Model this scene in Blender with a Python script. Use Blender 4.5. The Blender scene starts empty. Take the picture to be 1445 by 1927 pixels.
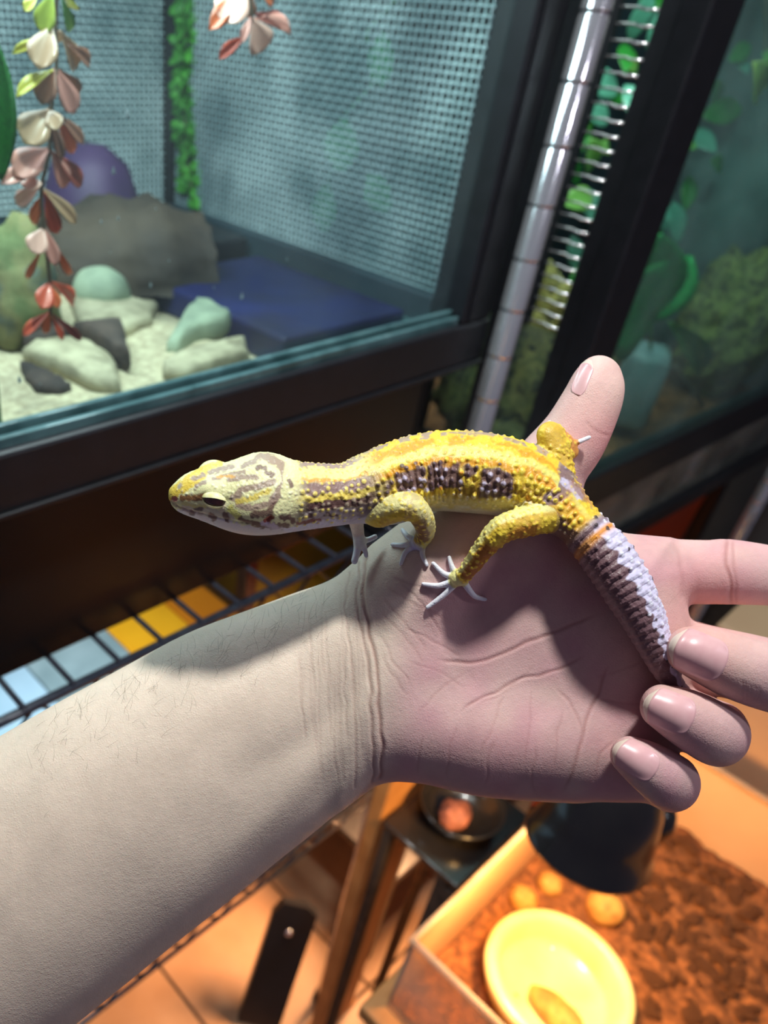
import bpy, bmesh, math, random
import numpy as np
from mathutils import Vector, Matrix
from mathutils.bvhtree import BVHTree
from mathutils.kdtree import KDTree

random.seed(7); RNG = np.random.default_rng(7)
scene = bpy.context.scene
COL = scene.collection

# ------------------------------------------------------------------ camera
PX, PY, F = 483.0, 1133.0, 1420.0          # principal point and focal length of the lens, 1445 x 1927 frame
RM = np.array([[0.7473, -0.3677, 0.5535], [-0.6604, -0.5034, 0.5572], [0.0738, -0.7820, -0.6190]])
_u, _s, _v = np.linalg.svd(RM); RM = _u @ _v
CAMZ = 1.70
CAM = np.array([0.0, 0.0, CAMZ])
cd = bpy.data.cameras.new('camera'); cam = bpy.data.objects.new('camera', cd); COL.objects.link(cam)
m = Matrix.Identity(4)
for i in range(3):
    m[i][0] = RM[i, 0]; m[i][1] = -RM[i, 1]; m[i][2] = -RM[i, 2]; m[i][3] = CAM[i]
cam.matrix_world = m
cd.sensor_width = 36; cd.sensor_fit = 'AUTO'
cd.lens = 36 * F / 1927
cd.shift_x = (722.5 - PX) / 1927; cd.shift_y = (PY - 963.5) / 1927
cd.clip_start = 0.01; cd.clip_end = 30
cd.dof.use_dof = True; cd.dof.focus_distance = 0.224; cd.dof.aperture_fstop = cd.lens / 2.5
scene.camera = cam

# ------------------------------------------------------------------ world, light, exposure
scene.view_settings.view_transform = 'Standard'; scene.view_settings.look = 'None'
scene.view_settings.exposure = 0.0; scene.view_settings.gamma = 1.0
scene.view_settings.use_curve_mapping = False
wd = bpy.data.worlds.new('world'); scene.world = wd; wd.use_nodes = True
wd.node_tree.nodes['Background'].inputs[0].default_value = (0.58, 0.54, 0.78, 1)
wd.node_tree.nodes['Background'].inputs[1].default_value = 0.14

def light(name, kind, loc, energy, color, size=0.1, target=None, size_y=None, spot=None, blend=0.5):
    l = bpy.data.lights.new(name, kind); o = bpy.data.objects.new(name, l); COL.objects.link(o)
    o.location = loc; l.energy = energy; l.color = color
    if kind == 'AREA':
        l.size = size
        if size_y: l.shape = 'RECTANGLE'; l.size_y = size_y
        else: l.shape = 'DISK'
    else:
        l.shadow_soft_size = size
    if spot: l.spot_size = spot; l.spot_blend = blend
    if target is not None:
        d = Vector(target) - Vector(loc); o.rotation_euler = d.to_track_quat('-Z', 'Y').to_euler()
    return o
HAND = Vector((0.175, 0.075, CAMZ - 0.15))
light('ceiling_lamp_light', 'AREA', HAND + Vector((0.13, 0.06, 1.04)), 14.5, (0.97, 1.0, 0.95), 0.10, HAND)
light('room_lamp_light', 'AREA', HAND + Vector((0.36, -0.42, 0.40)), .85, (0.92, 0.90, 1.0), 0.07, HAND + Vector((.02, 0, 0)))
light('terrarium_led_light', 'AREA', (0.26, 0.56, 1.86), 4.2, (0.80, 0.95, 1.0), 0.4, (0.30, 0.62, 1.4), size_y=0.2)
light('planted_terrarium_led_light', 'AREA', (1.18, 0.55, 1.84), 3.2, (0.78, 1.0, 0.92), 0.6, (1.3, 0.62, 1.2), size_y=0.25)
light('floor_heat_light', 'AREA', (0.95, 0.42, 0.62), 16.0, (1.0, 0.50, 0.22), 0.15, (0.55, 0.60, 0.0))

light('bin_warm_fill', 'AREA', (1.45, 0.05, 0.72), 5.0, (1.0, 0.50, 0.22), 0.12, (1.55, 0.40, 0.95))  # added warm fill to brighten the orange bin; no lamp stands here

# ------------------------------------------------------------------ helpers
def srgb(r, g, b):
    f = lambda c: (c / 255 / 12.92) if c <= 10 else ((c / 255 + 0.055) / 1.055) ** 2.4
    return (f(r), f(g), f(b))

def ray(u, v):
    return RM @ np.array([(u - PX) / F, (v - PY) / F, 1.0])
def on(u, v, ax, val):                      # the point of the plane axis=val seen along a direction (val relative to camera height for z)
    r = ray(u, v); t = (val - (CAMZ if ax == 2 else 0)) / r[ax]
    return r * t + CAM

def tag(o, label, cat=None, group=None, kind=None):
    if label: o['label'] = label
    if cat: o['category'] = cat
    if group: o['group'] = group
    if kind: o['kind'] = kind
    return o

def wloc(o):
    v = Vector((0, 0, 0))
    while o is not None: v = v + o.location; o = o.parent
    return v

def empty(name, loc, label, cat, group=None, rz=0, kind=None):
    o = bpy.data.objects.new(name, None); COL.objects.link(o); o.location = loc; o.rotation_euler.z = rz
    o.empty_display_size = 0.02
    return tag(o, label, cat, group, kind)

def obj(name, V, Fc, mat=None, parent=None, smooth=False, cols=None):
    V = np.asarray(V, dtype=np.float64)
    if parent is not None: V = V - np.array(wloc(parent))
    me = bpy.data.meshes.new(name)
    if isinstance(Fc, np.ndarray):
        me.vertices.add(len(V)); me.vertices.foreach_set('co', V.ravel()); k = Fc.shape[1]
        me.loops.add(Fc.size); me.loops.foreach_set('vertex_index', Fc.ravel().astype(np.int32))
        me.polygons.add(len(Fc)); me.polygons.foreach_set('loop_start', np.arange(0, Fc.size, k, dtype=np.int32)); me.update(calc_edges=True)
    else: me.from_pydata(V.tolist(), [], [list(f) for f in Fc])
    if mat: me.materials.append(mat)
    if smooth: me.polygons.foreach_set('use_smooth', np.ones(len(me.polygons), dtype=bool))
    if cols is not None:
        a = me.color_attributes.new('Col', 'FLOAT_COLOR', 'POINT')
        c = np.ones((len(V), 4), dtype=np.float32); c[:, :3] = cols; a.data.foreach_set('color', c.ravel())
    me.update()
    o = bpy.data.objects.new(name, me); COL.objects.link(o)
    if parent is not None: o.parent = parent
    return o

def inst(name, me, loc, parent=None, rot=None, scale=None):
    o = bpy.data.objects.new(name, me); COL.objects.link(o)
    l = Vector(loc)
    if parent is not None: o.parent = parent; l = l - wloc(parent)
    o.location = l
    if rot is not None: o.rotation_euler = rot
    if scale is not None: o.scale = scale
    return o

class MB:
    def __init__(s): s.V = []; s.F = []
    def add(s, V, Fc):
        n = len(s.V); s.V += [tuple(v) for v in V]; s.F += [tuple(i + n for i in f) for f in Fc]; return s
    def box(s, x, y, z, bev=0.0):
        bm = bmesh.new(); bmesh.ops.create_cube(bm, size=1)
        for v in bm.verts:
            v.co = Vector((x[0] + (v.co.x + .5) * (x[1] - x[0]), y[0] + (v.co.y + .5) * (y[1] - y[0]), z[0] + (v.co.z + .5) * (z[1] - z[0])))
        if bev: bmesh.ops.bevel(bm, geom=list(bm.edges), offset=bev, segments=2, affect='EDGES', profile=0.5)
        bm.verts.index_update(); s.add([v.co[:] for v in bm.verts], [[v.index for v in f.verts] for f in bm.faces]); bm.free(); return s
    def tube(s, pts, r, n=8, cap=True):
        pts = [Vector(p) for p in pts]; rr = r if hasattr(r, '__len__') else [r] * len(pts)
        base = len(s.V); up = None
        for i, p in enumerate(pts):
            t = (pts[min(i + 1, len(pts) - 1)] - pts[max(i - 1, 0)]).normalized()
            if up is None: up = t.orthogonal().normalized()
            up = (up - t * up.dot(t)).normalized(); b = t.cross(up)
            for k in range(n):
                a = 2 * math.pi * k / n
                s.V.append(tuple(p + (up * math.cos(a) + b * math.sin(a)) * rr[i]))
        for i in range(len(pts) - 1):
            for k in range(n):
                a, b2 = base + i * n + k, base + i * n + (k + 1) % n
                s.F.append((a, b2, b2 + n, a + n))
        if cap:
            s.F.append(tuple(base + k for k in reversed(range(n))))
            s.F.append(tuple(base + (len(pts) - 1) * n + k for k in range(n)))
        return s
    def lathe(s, prof, c=(0, 0, 0), n=32, mat=None, closed=False):
        base = len(s.V); M = mat or Matrix.Identity(3)
        for (r, z) in prof:
            for k in range(n):
                a = 2 * math.pi * k / n
                p = M @ Vector((r * math.cos(a), r * math.sin(a), z)); s.V.append((p.x + c[0], p.y + c[1], p.z + c[2]))
        m_ = len(prof)
        for i in range(m_ if closed else m_ - 1):
            i2 = (i + 1) % m_
            for k in range(n):
                k2 = (k + 1) % n
                s.F.append((base + i * n + k, base + i * n + k2, base + i2 * n + k2, base + i2 * n + k))
        return s
    def build(s, name, mat=None, parent=None, smooth=False):
        return obj(name, s.V, s.F, mat, parent, smooth)

def box(name, x, y, z, mat, parent=None, bev=0.0):
    return MB().box(x, y, z, bev).build(name, mat, parent)

# ------------------------------------------------------------------ materials
def mat(name, c1, c2=None, scale=40, rough=0.5, metal=0.0, bump=0.0, bscale=None, coat=0.0, spec=0.5, detail=4, c3=None, distort=0.0, emit=0.0, sss=0.0):
    m_ = bpy.data.materials.new(name); m_.use_nodes = True; nt = m_.node_tree; p = nt.nodes['Principled BSDF']
    p.inputs['Base Color'].default_value = (*c1, 1); p.inputs['Roughness'].default_value = rough
    p.inputs['Metallic'].default_value = metal; p.inputs['Coat Weight'].default_value = coat
    p.inputs['Specular IOR Level'].default_value = spec
    tc = nt.nodes.new('ShaderNodeTexCoord')
    if c2 is not None:
        n = nt.nodes.new('ShaderNodeTexNoise'); n.inputs['Scale'].default_value = scale; n.inputs['Detail'].default_value = detail; n.inputs['Distortion'].default_value = distort
        r = nt.nodes.new('ShaderNodeValToRGB'); r.color_ramp.elements[0].position = 0.35; r.color_ramp.elements[1].position = 0.66
        r.color_ramp.elements[0].color = (*c1, 1); r.color_ramp.elements[1].color = (*c2, 1)
        if c3 is not None:
            e = r.color_ramp.elements.new(0.5); e.color = (*c3, 1)
        nt.links.new(tc.outputs['Object'], n.inputs['Vector']); nt.links.new(n.outputs['Fac'], r.inputs['Fac']); nt.links.new(r.outputs['Color'], p.inputs['Base Color'])
    if bump:
        n2 = nt.nodes.new('ShaderNodeTexNoise'); n2.inputs['Scale'].default_value = bscale or scale * 2; n2.inputs['Detail'].default_value = 5
        b = nt.nodes.new('ShaderNodeBump'); b.inputs['Strength'].default_value = bump; b.inputs['Distance'].default_value = 0.002
        nt.links.new(tc.outputs['Object'], n2.inputs['Vector']); nt.links.new(n2.outputs['Fac'], b.inputs['Height']); nt.links.new(b.outputs['Normal'], p.inputs['Normal'])
    if emit: p.inputs['Emission Color'].default_value = (*c1, 1); p.inputs['Emission Strength'].default_value = emit
    if sss: p.inputs['Subsurface Weight'].default_value = sss; p.inputs['Subsurface Scale'].default_value = 0.003
    return m_

def glass_mat(name, tint=(0.9, 1, 0.97), haze=0.03, hazecol=(0.5, 0.7, 0.72), rough=0.02, refl=1.0):
    m_ = bpy.data.materials.new(name); m_.use_nodes = True; nt = m_.node_tree; nt.nodes.remove(nt.nodes['Principled BSDF'])
    out = nt.nodes['Material Output']; tr = nt.nodes.new('ShaderNodeBsdfTransparent'); tr.inputs[0].default_value = (*tint, 1)
    gl = nt.nodes.new('ShaderNodeBsdfGlossy'); gl.inputs['Roughness'].default_value = rough
    df = nt.nodes.new('ShaderNodeBsdfDiffuse'); df.inputs[0].default_value = (*hazecol, 1)
    fr = nt.nodes.new('ShaderNodeFresnel'); fr.inputs[0].default_value = 1.45
    mu = nt.nodes.new('ShaderNodeMath'); mu.operation = 'MULTIPLY'; mu.inputs[1].default_value = refl
    a = nt.nodes.new('ShaderNodeMixShader'); b = nt.nodes.new('ShaderNodeMixShader')
    tc = nt.nodes.new('ShaderNodeTexCoord'); no = nt.nodes.new('ShaderNodeTexNoise'); no.inputs['Scale'].default_value = 9; no.inputs['Detail'].default_value = 5
    mr = nt.nodes.new('ShaderNodeMapRange'); mr.inputs[1].default_value = 0.35; mr.inputs[2].default_value = 0.75; mr.inputs[3].default_value = haze * .4; mr.inputs[4].default_value = haze * 1.8
    L = nt.links.new
    L(tc.outputs['Object'], no.inputs['Vector']); L(no.outputs['Fac'], mr.inputs[0])
    L(mr.outputs[0], a.inputs[0]); L(tr.outputs[0], a.inputs[1]); L(df.outputs[0], a.inputs[2])
    ge = nt.nodes.new('ShaderNodeNewGeometry'); iv = nt.nodes.new('ShaderNodeMath'); iv.operation = 'SUBTRACT'; iv.inputs[0].default_value = 1.0; m2 = nt.nodes.new('ShaderNodeMath'); m2.operation = 'MULTIPLY'
    L(ge.outputs['Backfacing'], iv.inputs[1]); L(fr.outputs[0], mu.inputs[0]); L(mu.outputs[0], m2.inputs[0]); L(iv.outputs[0], m2.inputs[1]); L(m2.outputs[0], b.inputs[0]); L(a.outputs[0], b.inputs[1]); L(gl.outputs[0], b.inputs[2]); L(b.outputs[0], out.inputs[0])
    return m_

M = {}
M['black'] = mat('black_frame', srgb(26, 27, 33), srgb(20, 22, 27), 60, 0.42, bump=0.05, bscale=900)
M['blackgloss'] = mat('black_gloss_panel', srgb(20, 19, 20), srgb(27, 24, 24), 20, 0.26, bump=0.03, bscale=700, spec=.35)
M['wire'] = mat('wire_coating', srgb(48, 54, 66), srgb(36, 40, 52), 80, 0.28, coat=0.5)
M['chrome'] = mat('chrome', (0.74, 0.74, 0.78), None, rough=0.17, metal=.80)
M['glass'] = glass_mat('door_glass', (0.90, 0.98, 0.97), 0.035, (0.55, 0.75, 0.78))
M['glass2'] = glass_mat('side_glass', (0.74, 0.90, 0.88), 0.13, (0.45, 0.68, 0.66))
M['glass3'] = glass_mat('frosted_glass', (0.7, 0.8, 0.76), 0.5, (0.46, 0.50, 0.44))
M['edge'] = mat('glass_edge', srgb(86, 120, 124), srgb(48, 78, 82), 30, 0.12, coat=0.6)
M['mesh'] = mat('screen_mesh', srgb(184, 204, 208), srgb(120, 144, 150), 14, 0.55)
M['darkwall'] = mat('dark_backing', srgb(22, 38, 48), srgb(34, 56, 66), 6, 0.7)
M['sand'] = mat('sand', srgb(190, 178, 146), srgb(154, 140, 112), 160, 0.95, bump=0.5, bscale=500)
M['stone'] = mat('pale_stone', srgb(178, 168, 138), srgb(128, 118, 94), 45, 0.85, bump=0.5, bscale=160)
M['stonegreen'] = mat('greenish_stone', srgb(148, 160, 134), srgb(116, 128, 108), 30, 0.8, bump=0.4, bscale=160)
M['bark'] = mat('bark', srgb(70, 56, 48), srgb(44, 36, 32), 60, 0.85, bump=0.7, bscale=150)
M['hide'] = mat('resin_hide', srgb(66, 56, 44), srgb(40, 33, 28), 12, 0.8, bump=0.3, bscale=90)
M['moss'] = mat('moss', srgb(96, 104, 52), srgb(34, 40, 20), 70, 0.95, bump=1.0, bscale=160, c3=srgb(140, 140, 74))
M['mossrock'] = mat('mossy_rock', srgb(92, 104, 62), srgb(66, 84, 84), 28, 0.9, bump=0.9, bscale=120, c3=srgb(120, 116, 74))
M['blue'] = mat('blue_plastic', srgb(16, 22, 78), srgb(14, 16, 50), 12, 0.55)
M['drop'] = mat('dried_drop', srgb(150, 176, 180), None, rough=.3)
M['purple'] = mat('purple_plastic', srgb(64, 42, 82), srgb(48, 32, 66), 20, 0.6)
M['leafgreen'] = mat('leaf_green', srgb(40, 130, 44), srgb(24, 96, 34), 30, 0.4)
M['leafbright'] = mat('leaf_bright_green', srgb(0, 150, 66), srgb(0, 120, 50), 20, 0.5)
M['fern'] = mat('fern_green', srgb(70, 150, 46), srgb(36, 104, 30), 60, 0.55)
M['stem'] = mat('vine_stem', srgb(108, 92, 74), srgb(80, 66, 54), 60, 0.7)
M['tile'] = mat('floor_tile', srgb(196, 160, 128), srgb(176, 140, 110), 7, 0.45, bump=0.1, bscale=60)
M['grout'] = mat('grout', srgb(110, 92, 78), srgb(90, 76, 64), 40, 0.9)
M['wood'] = mat('wood', srgb(196, 140, 84), srgb(170, 116, 64), 14, 0.55, bump=0.15, bscale=60)
M['wall'] = mat('room_wall', srgb(120, 116, 118), srgb(108, 104, 106), 4, 0.9)
M['tub'] = glass_mat('translucent_plastic', (0.92, 0.82, 0.70), 0.45, (0.80, 0.66, 0.52), 0.25, 0.7)
M['tubwall'] = mat('beige_plastic', srgb(214, 172, 138), srgb(202, 158, 126), 6, 0.5)
M['coco'] = mat('coconut_fibre', srgb(150, 92, 52), srgb(92, 54, 30), 90, 0.95, bump=1.0, bscale=160, c3=srgb(120, 72, 40))
M['bowl'] = mat('cream_bowl', srgb(236, 222, 170), srgb(222, 204, 146), 18, 0.35, coat=0.3)
M['gourd'] = mat('stone_ball', srgb(196, 146, 78), srgb(156, 106, 50), 60, 0.7, bump=0.5, bscale=120)
M['lampblack'] = mat('lamp_black', srgb(24, 22, 24), srgb(30, 27, 27), 30, 0.25, coat=0.5)
M['orange'] = mat('orange_plastic', srgb(214, 84, 24), srgb(196, 72, 20), 8, 0.45)
M['yellow'] = mat('yellow_plastic', srgb(240, 176, 30), srgb(226, 158, 20), 10, 0.5)
M['amber'] = mat('amber_plastic', srgb(206, 124, 18), srgb(182, 104, 14), 10, 0.5)
M['olive'] = mat('olive_plastic', srgb(104, 98, 24), srgb(84, 80, 20), 10, 0.6)
M['paleblue'] = mat('pale_blue_plastic', srgb(160, 190, 206), srgb(140, 172, 190), 10, 0.4)
M['red'] = mat('red_lump', srgb(140, 84, 70), srgb(92, 50, 42), 50, 0.7, bump=0.6, bscale=120)
M['silver'] = mat('glint_metal', (0.75, 0.8, 0.95), None, rough=0.2, metal=1.0)
M['greyplastic'] = mat('frosted_grey', srgb(150, 172, 176), srgb(120, 142, 146), 12, 0.35)

# ------------------------------------------------------------------ implicit surfaces (one continuous skin for hand and animal)
Z0 = 0.245; MPP = Z0 / F                    # local frame: u, v, w in units of MPP metres, w away from the camera's side
def to_world(P):
    P = np.asarray(P, dtype=np.float64); z = Z0 + P[:, 2] * MPP
    c = np.stack([(P[:, 0] - PX) / F * z, (P[:, 1] - PY) / F * z, z], 1)
    return c @ RM.T + CAM

def surface_nets(G, org, h):
    I = G < 0
    nx, ny, nz = G.shape
    c = np.zeros((nx - 1, ny - 1, nz - 1), np.int8)
    for a in (0, 1):
        for b in (0, 1):
            for d in (0, 1): c += I[a:nx - 1 + a, b:ny - 1 + b, d:nz - 1 + d]
    act = (c > 0) & (c < 8); ijk = np.argwhere(act); n = len(ijk)
    idx = np.full(act.shape, -1, np.int64); idx[act] = np.arange(n)
    offs = [(a, b, d) for a in (0, 1) for b in (0, 1) for d in (0, 1)]
    val = {o: G[ijk[:, 0] + o[0], ijk[:, 1] + o[1], ijk[:, 2] + o[2]].astype(np.float64) for o in offs}
    S = np.zeros((n, 3)); K = np.zeros(n)
    for o in offs:
        for ax in range(3):
            if o[ax] == 0:
                o2 = list(o); o2[ax] = 1; o2 = tuple(o2)
                x, y = val[o], val[o2]; ch = (x < 0) != (y < 0)
                t = np.where(ch, x / np.where(ch, x - y, 1), 0)
                p = np.tile(np.array(o, float), (n, 1)); p[:, ax] += t
                S += p * ch[:, None]; K += ch
    V = (ijk + S / K[:, None]) * h + np.array(org)
    Q = []
    for ax in range(3):
        s0 = [slice(None)] * 3; s1 = [slice(None)] * 3
        s0[ax] = slice(0, -1); s1[ax] = slice(1, None)
        ch = I[tuple(s0)] != I[tuple(s1)]
        b, d = [(1, 2), (2, 0), (0, 1)][ax]
        e = np.argwhere(ch); e = e[(e[:, b] > 0) & (e[:, d] > 0) & (e[:, b] < G.shape[b] - 1) & (e[:, d] < G.shape[d] - 1)]
        def cell(db, dd):
            q = e.copy(); q[:, b] -= db; q[:, d] -= dd; return idx[q[:, 0], q[:, 1], q[:, 2]]
        q = np.stack([cell(1, 1), cell(0, 1), cell(0, 0), cell(1, 0)], 1)
        ins = I[e[:, 0], e[:, 1], e[:, 2]]
        q[~ins] = q[~ins][:, ::-1]
        Q.append(q)
    return V, np.concatenate(Q)

class Field:
    def __init__(s, lo, hi, h):
        s.lo = np.array(lo, float); s.h = h; s.n = np.ceil((np.array(hi) - s.lo) / h).astype(int) + 1
        s.G = np.full(tuple(s.n), 1e3, np.float32)
        s.ax = [(s.lo[i] + np.arange(s.n[i]) * h).astype(np.float32) for i in range(3)]
    def sub(s, lo, hi):
        a = [max(int((lo[i] - s.lo[i]) / s.h), 0) for i in range(3)]; b = [min(int((hi[i] - s.lo[i]) / s.h) + 2, s.n[i]) for i in range(3)]
        sl = tuple(slice(a[i], b[i]) for i in range(3))
        return sl, np.meshgrid(*[s.ax[i][sl[i]] for i in range(3)], indexing='ij', sparse=True)
    def merge(s, sl, d, k):
        g = s.G[sl]
        if k > 0:
            hh = np.maximum(k - np.abs(g - d), 0) / k; s.G[sl] = np.minimum(g, d) - hh * hh * (k / 4)
        else: s.G[sl] = np.minimum(g, d)
    def cone(s, a, b, ra, rb, k=0, e=1.0, target=None):
        a = np.array(a, float); b = np.array(b, float); mg = k + 3 * s.h + max(ra, rb) * max(1, e)
        if min(np.minimum(a, b)[i] - mg > s.ax[i][-1] or np.maximum(a, b)[i] + mg < s.lo[i] for i in range(3)) and False: return
        sl, (U, Vv, Wv) = s.sub(np.minimum(a, b) - mg, np.maximum(a, b) + mg)
        ba = b - a; L2 = max(float(ba @ ba), 1e-6)
        t = np.clip(((U - a[0]) * ba[0] + (Vv - a[1]) * ba[1] + (Wv - a[2]) * ba[2]) / L2, 0, 1)
        d = np.sqrt((U - a[0] - t * ba[0]) ** 2 + (Vv - a[1] - t * ba[1]) ** 2 + ((Wv - a[2] - t * ba[2]) / e) ** 2) - (ra + (rb - ra) * t)
        s.merge(sl, d.astype(np.float32), k)
    def chain(s, pts, k=20, e=1.0, n=5):
        # smooth curve through (u, v, w, r) points; consecutive samples joined, then blended into the field with k
        P = catmull(np.array(pts, float), n)
        lo = (P[:, :3] - P[:, 3:4] * max(1, e)).min(0) - k - 3 * s.h; hi = (P[:, :3] + P[:, 3:4] * max(1, e)).max(0) + k + 3 * s.h
        sl, (U, Vv, Wv) = s.sub(lo, hi)
        D = np.full(np.broadcast_shapes(U.shape, Vv.shape, Wv.shape), 1e3, np.float32); A3 = (U.ravel(), Vv.ravel(), Wv.ravel())
        for i in range(len(P) - 1):
            a, b = P[i].astype(np.float32), P[i + 1].astype(np.float32); mg = max(a[3], b[3]) * max(1, e) + k + 4 * s.h
            ix = [np.searchsorted(A3[q], [min(a[q], b[q]) - mg, max(a[q], b[q]) + mg]) for q in range(3)]; ss = tuple(slice(*q) for q in ix)
            u_, v_, w_ = U[ss[0]] - a[0], Vv[:, ss[1]] - a[1], (Wv[:, :, ss[2]] - a[2]) / np.float32(e)
            ba = (b - a)[:3].copy(); ba[2] /= e; L2 = max(float(ba @ ba), 1e-6)
            hl = math.sqrt(L2); bb = min(max((a[3] - b[3]) / hl, -.98), .98); aa = math.sqrt(1 - bb * bb)      # true round cone: no bulge at the joints
            y_ = (u_ * ba[0] + v_ * ba[1] + w_ * ba[2]) / np.float32(hl); r2 = u_ ** 2 + v_ ** 2 + w_ ** 2; x_ = np.sqrt(np.maximum(r2 - y_ * y_, 0)); kk = aa * y_ - bb * x_
            D[ss] = np.minimum(D[ss], np.where(kk < 0, np.sqrt(r2) - a[3], np.where(kk > aa * hl, np.sqrt(x_ * x_ + (y_ - hl) ** 2) - b[3], x_ * aa + y_ * bb - a[3])))
        s.merge(sl, D.astype(np.float32), k)
    def ellipsoid(s, c, r, k=20):
        c = np.array(c, float); r = np.array(r, float)
        sl, (U, Vv, Wv) = s.sub(c - r - k - 3 * s.h, c + r + k + 3 * s.h)
        q = np.sqrt(((U - c[0]) / r[0]) ** 2 + ((Vv - c[1]) / r[1]) ** 2 + ((Wv - c[2]) / r[2]) ** 2)
        s.merge(sl, ((q - 1) * r.min()).astype(np.float32), k)
    def pillow(s, poly, wc, hgt, R, k=20):
        poly = np.array(poly, float); lo = np.r_[poly.min(0), wc - hgt] - k - 3 * s.h; hi = np.r_[poly.max(0), wc + hgt] + k + 3 * s.h
        sl, (U, Vv, Wv) = s.sub(lo, hi)
        d2 = poly_sdf(poly, U[:, :, 0], Vv[:, :, 0])[:, :, None]
        a = np.maximum(d2 + R, 0) / R; b = np.abs(Wv - wc) / hgt
        s.merge(sl, ((np.sqrt(a * a + b * b) - 1) * min(R, hgt)).astype(np.float32), k)
    def mesh(s): return surface_nets(s.G, s.lo, s.h)

def catmull(P, n):
    if len(P) == 2: return np.array([P[0] + (P[1] - P[0]) * t for t in np.linspace(0, 1, n + 1)])
    Q = np.vstack([2 * P[0] - P[1], P, 2 * P[-1] - P[-2]]); out = []
    for i in range(1, len(Q) - 2):
        for t in np.linspace(0, 1, n, endpoint=False):
            a, b, c, d = Q[i - 1], Q[i], Q[i + 1], Q[i + 2]
            out.append(0.5 * (2 * b + (c - a) * t + (2 * a - 5 * b + 4 * c - d) * t * t + (3 * b - a - 3 * c + d) * t ** 3))
    out.append(P[-1]); out = np.array(out)
    if out.shape[1] > 3: out[:, 3] = np.maximum(out[:, 3], P[:, 3].min() * 0.8)
    return out

def poly_sdf(poly, U, V):
    d = np.full(np.broadcast(U, V).shape, 1e9); ins = np.zeros(d.shape, bool)
    n = len(poly)
    for i in range(n):
        a, b = poly[i], poly[(i + 1) % n]; e = b - a
        t = np.clip(((U - a[0]) * e[0] + (V - a[1]) * e[1]) / (e @ e), 0, 1)
        d = np.minimum(d, np.hypot(U - a[0] - t * e[0], V - a[1] - t * e[1]))
        c = ((a[1] > V) != (b[1] > V)) & (U < (b[0] - a[0]) * (V - a[1]) / (b[1] - a[1] + 1e-12) + a[0]); ins ^= c
    return np.where(ins, -d, d)

def vnoise(P, sc, seed=0):
    P = np.asarray(P) / sc; i = np.floor(P).astype(np.int64); f = P - i; f = f * f * (3 - 2 * f); r = 0
    for a in (0, 1):
        for b in (0, 1):
            for c in (0, 1):
                h = ((i[:, 0] + a) * 374761393 + (i[:, 1] + b) * 668265263 + (i[:, 2] + c) * 2147483647 + seed * 1274126177) & 0xffffffff
                h = ((h ^ (h >> 13)) * 1274126177) & 0xffffffff; h = (h ^ (h >> 16)) & 0xffff
                w = (f[:, 0] if a else 1 - f[:, 0]) * (f[:, 1] if b else 1 - f[:, 1]) * (f[:, 2] if c else 1 - f[:, 2])
                r = r + w * h / 65535
    return r

def subdivide(V, Q, levels=1):
    nv, nf = len(V), len(Q)
    e = np.stack([Q, np.roll(Q, -1, 1)], 2).reshape(-1, 2); e.sort(1); key = e[:, 0].astype(np.int64) * nv + e[:, 1]
    uk, inv = np.unique(key, return_inverse=True); ea, eb = uk // nv, uk % nv; inv = inv.reshape(nf, 4)
    V2 = np.concatenate([V, (V[ea] + V[eb]) / 2, V[Q].mean(1)])
    em = nv + inv; fc = nv + len(uk) + np.arange(nf)
    Q2 = np.concatenate([np.stack([Q[:, i], em[:, i], fc, em[:, i - 1]], 1) for i in range(4)])
    for lam in (.6, .6):                                     # relax, so the facets round off
        e2 = np.stack([Q2, np.roll(Q2, -1, 1)], 2).reshape(-1, 2); n2 = len(V2)
        cnt = np.bincount(e2[:, 0], minlength=n2) + np.bincount(e2[:, 1], minlength=n2)
        av = np.stack([np.bincount(e2[:, 0], V2[e2[:, 1], i], n2) + np.bincount(e2[:, 1], V2[e2[:, 0], i], n2) for i in range(3)], 1) / cnt[:, None]
        V2 = V2 + (av - V2) * lam
    return V2, Q2

def normals(V, Q):
    n = np.cross(V[Q[:, 2]] - V[Q[:, 0]], V[Q[:, 3]] - V[Q[:, 1]])
    N = np.zeros_like(V)
    for j in range(4):
        for i in range(3): N[:, i] += np.bincount(Q[:, j], n[:, i], len(V))
    return N / np.maximum(np.linalg.norm(N, axis=1, keepdims=True), 1e-9)

def seg_dist(P2, pts):
    d = np.full(len(P2), 1e9); s = np.zeros(len(P2)); L = 0
    for a, b in zip(pts[:-1], pts[1:]):
        a = np.array(a[:2], float); b = np.array(b[:2], float); e = b - a; l = np.hypot(*e)
        t = np.clip(((P2 - a) @ e) / (l * l + 1e-9), 0, 1); q = np.hypot(*(P2 - a - t[:, None] * e).T)
        k = q < d; d[k] = q[k]; s[k] = L + t[k] * l; L += l
    return d, s

def smooth01(x): x = np.clip(x, 0, 1); return x * x * (3 - 2 * x)
def mixc(C, c, a): return C * (1 - a[:, None]) + np.array(c)[None, :] * a[:, None]

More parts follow.
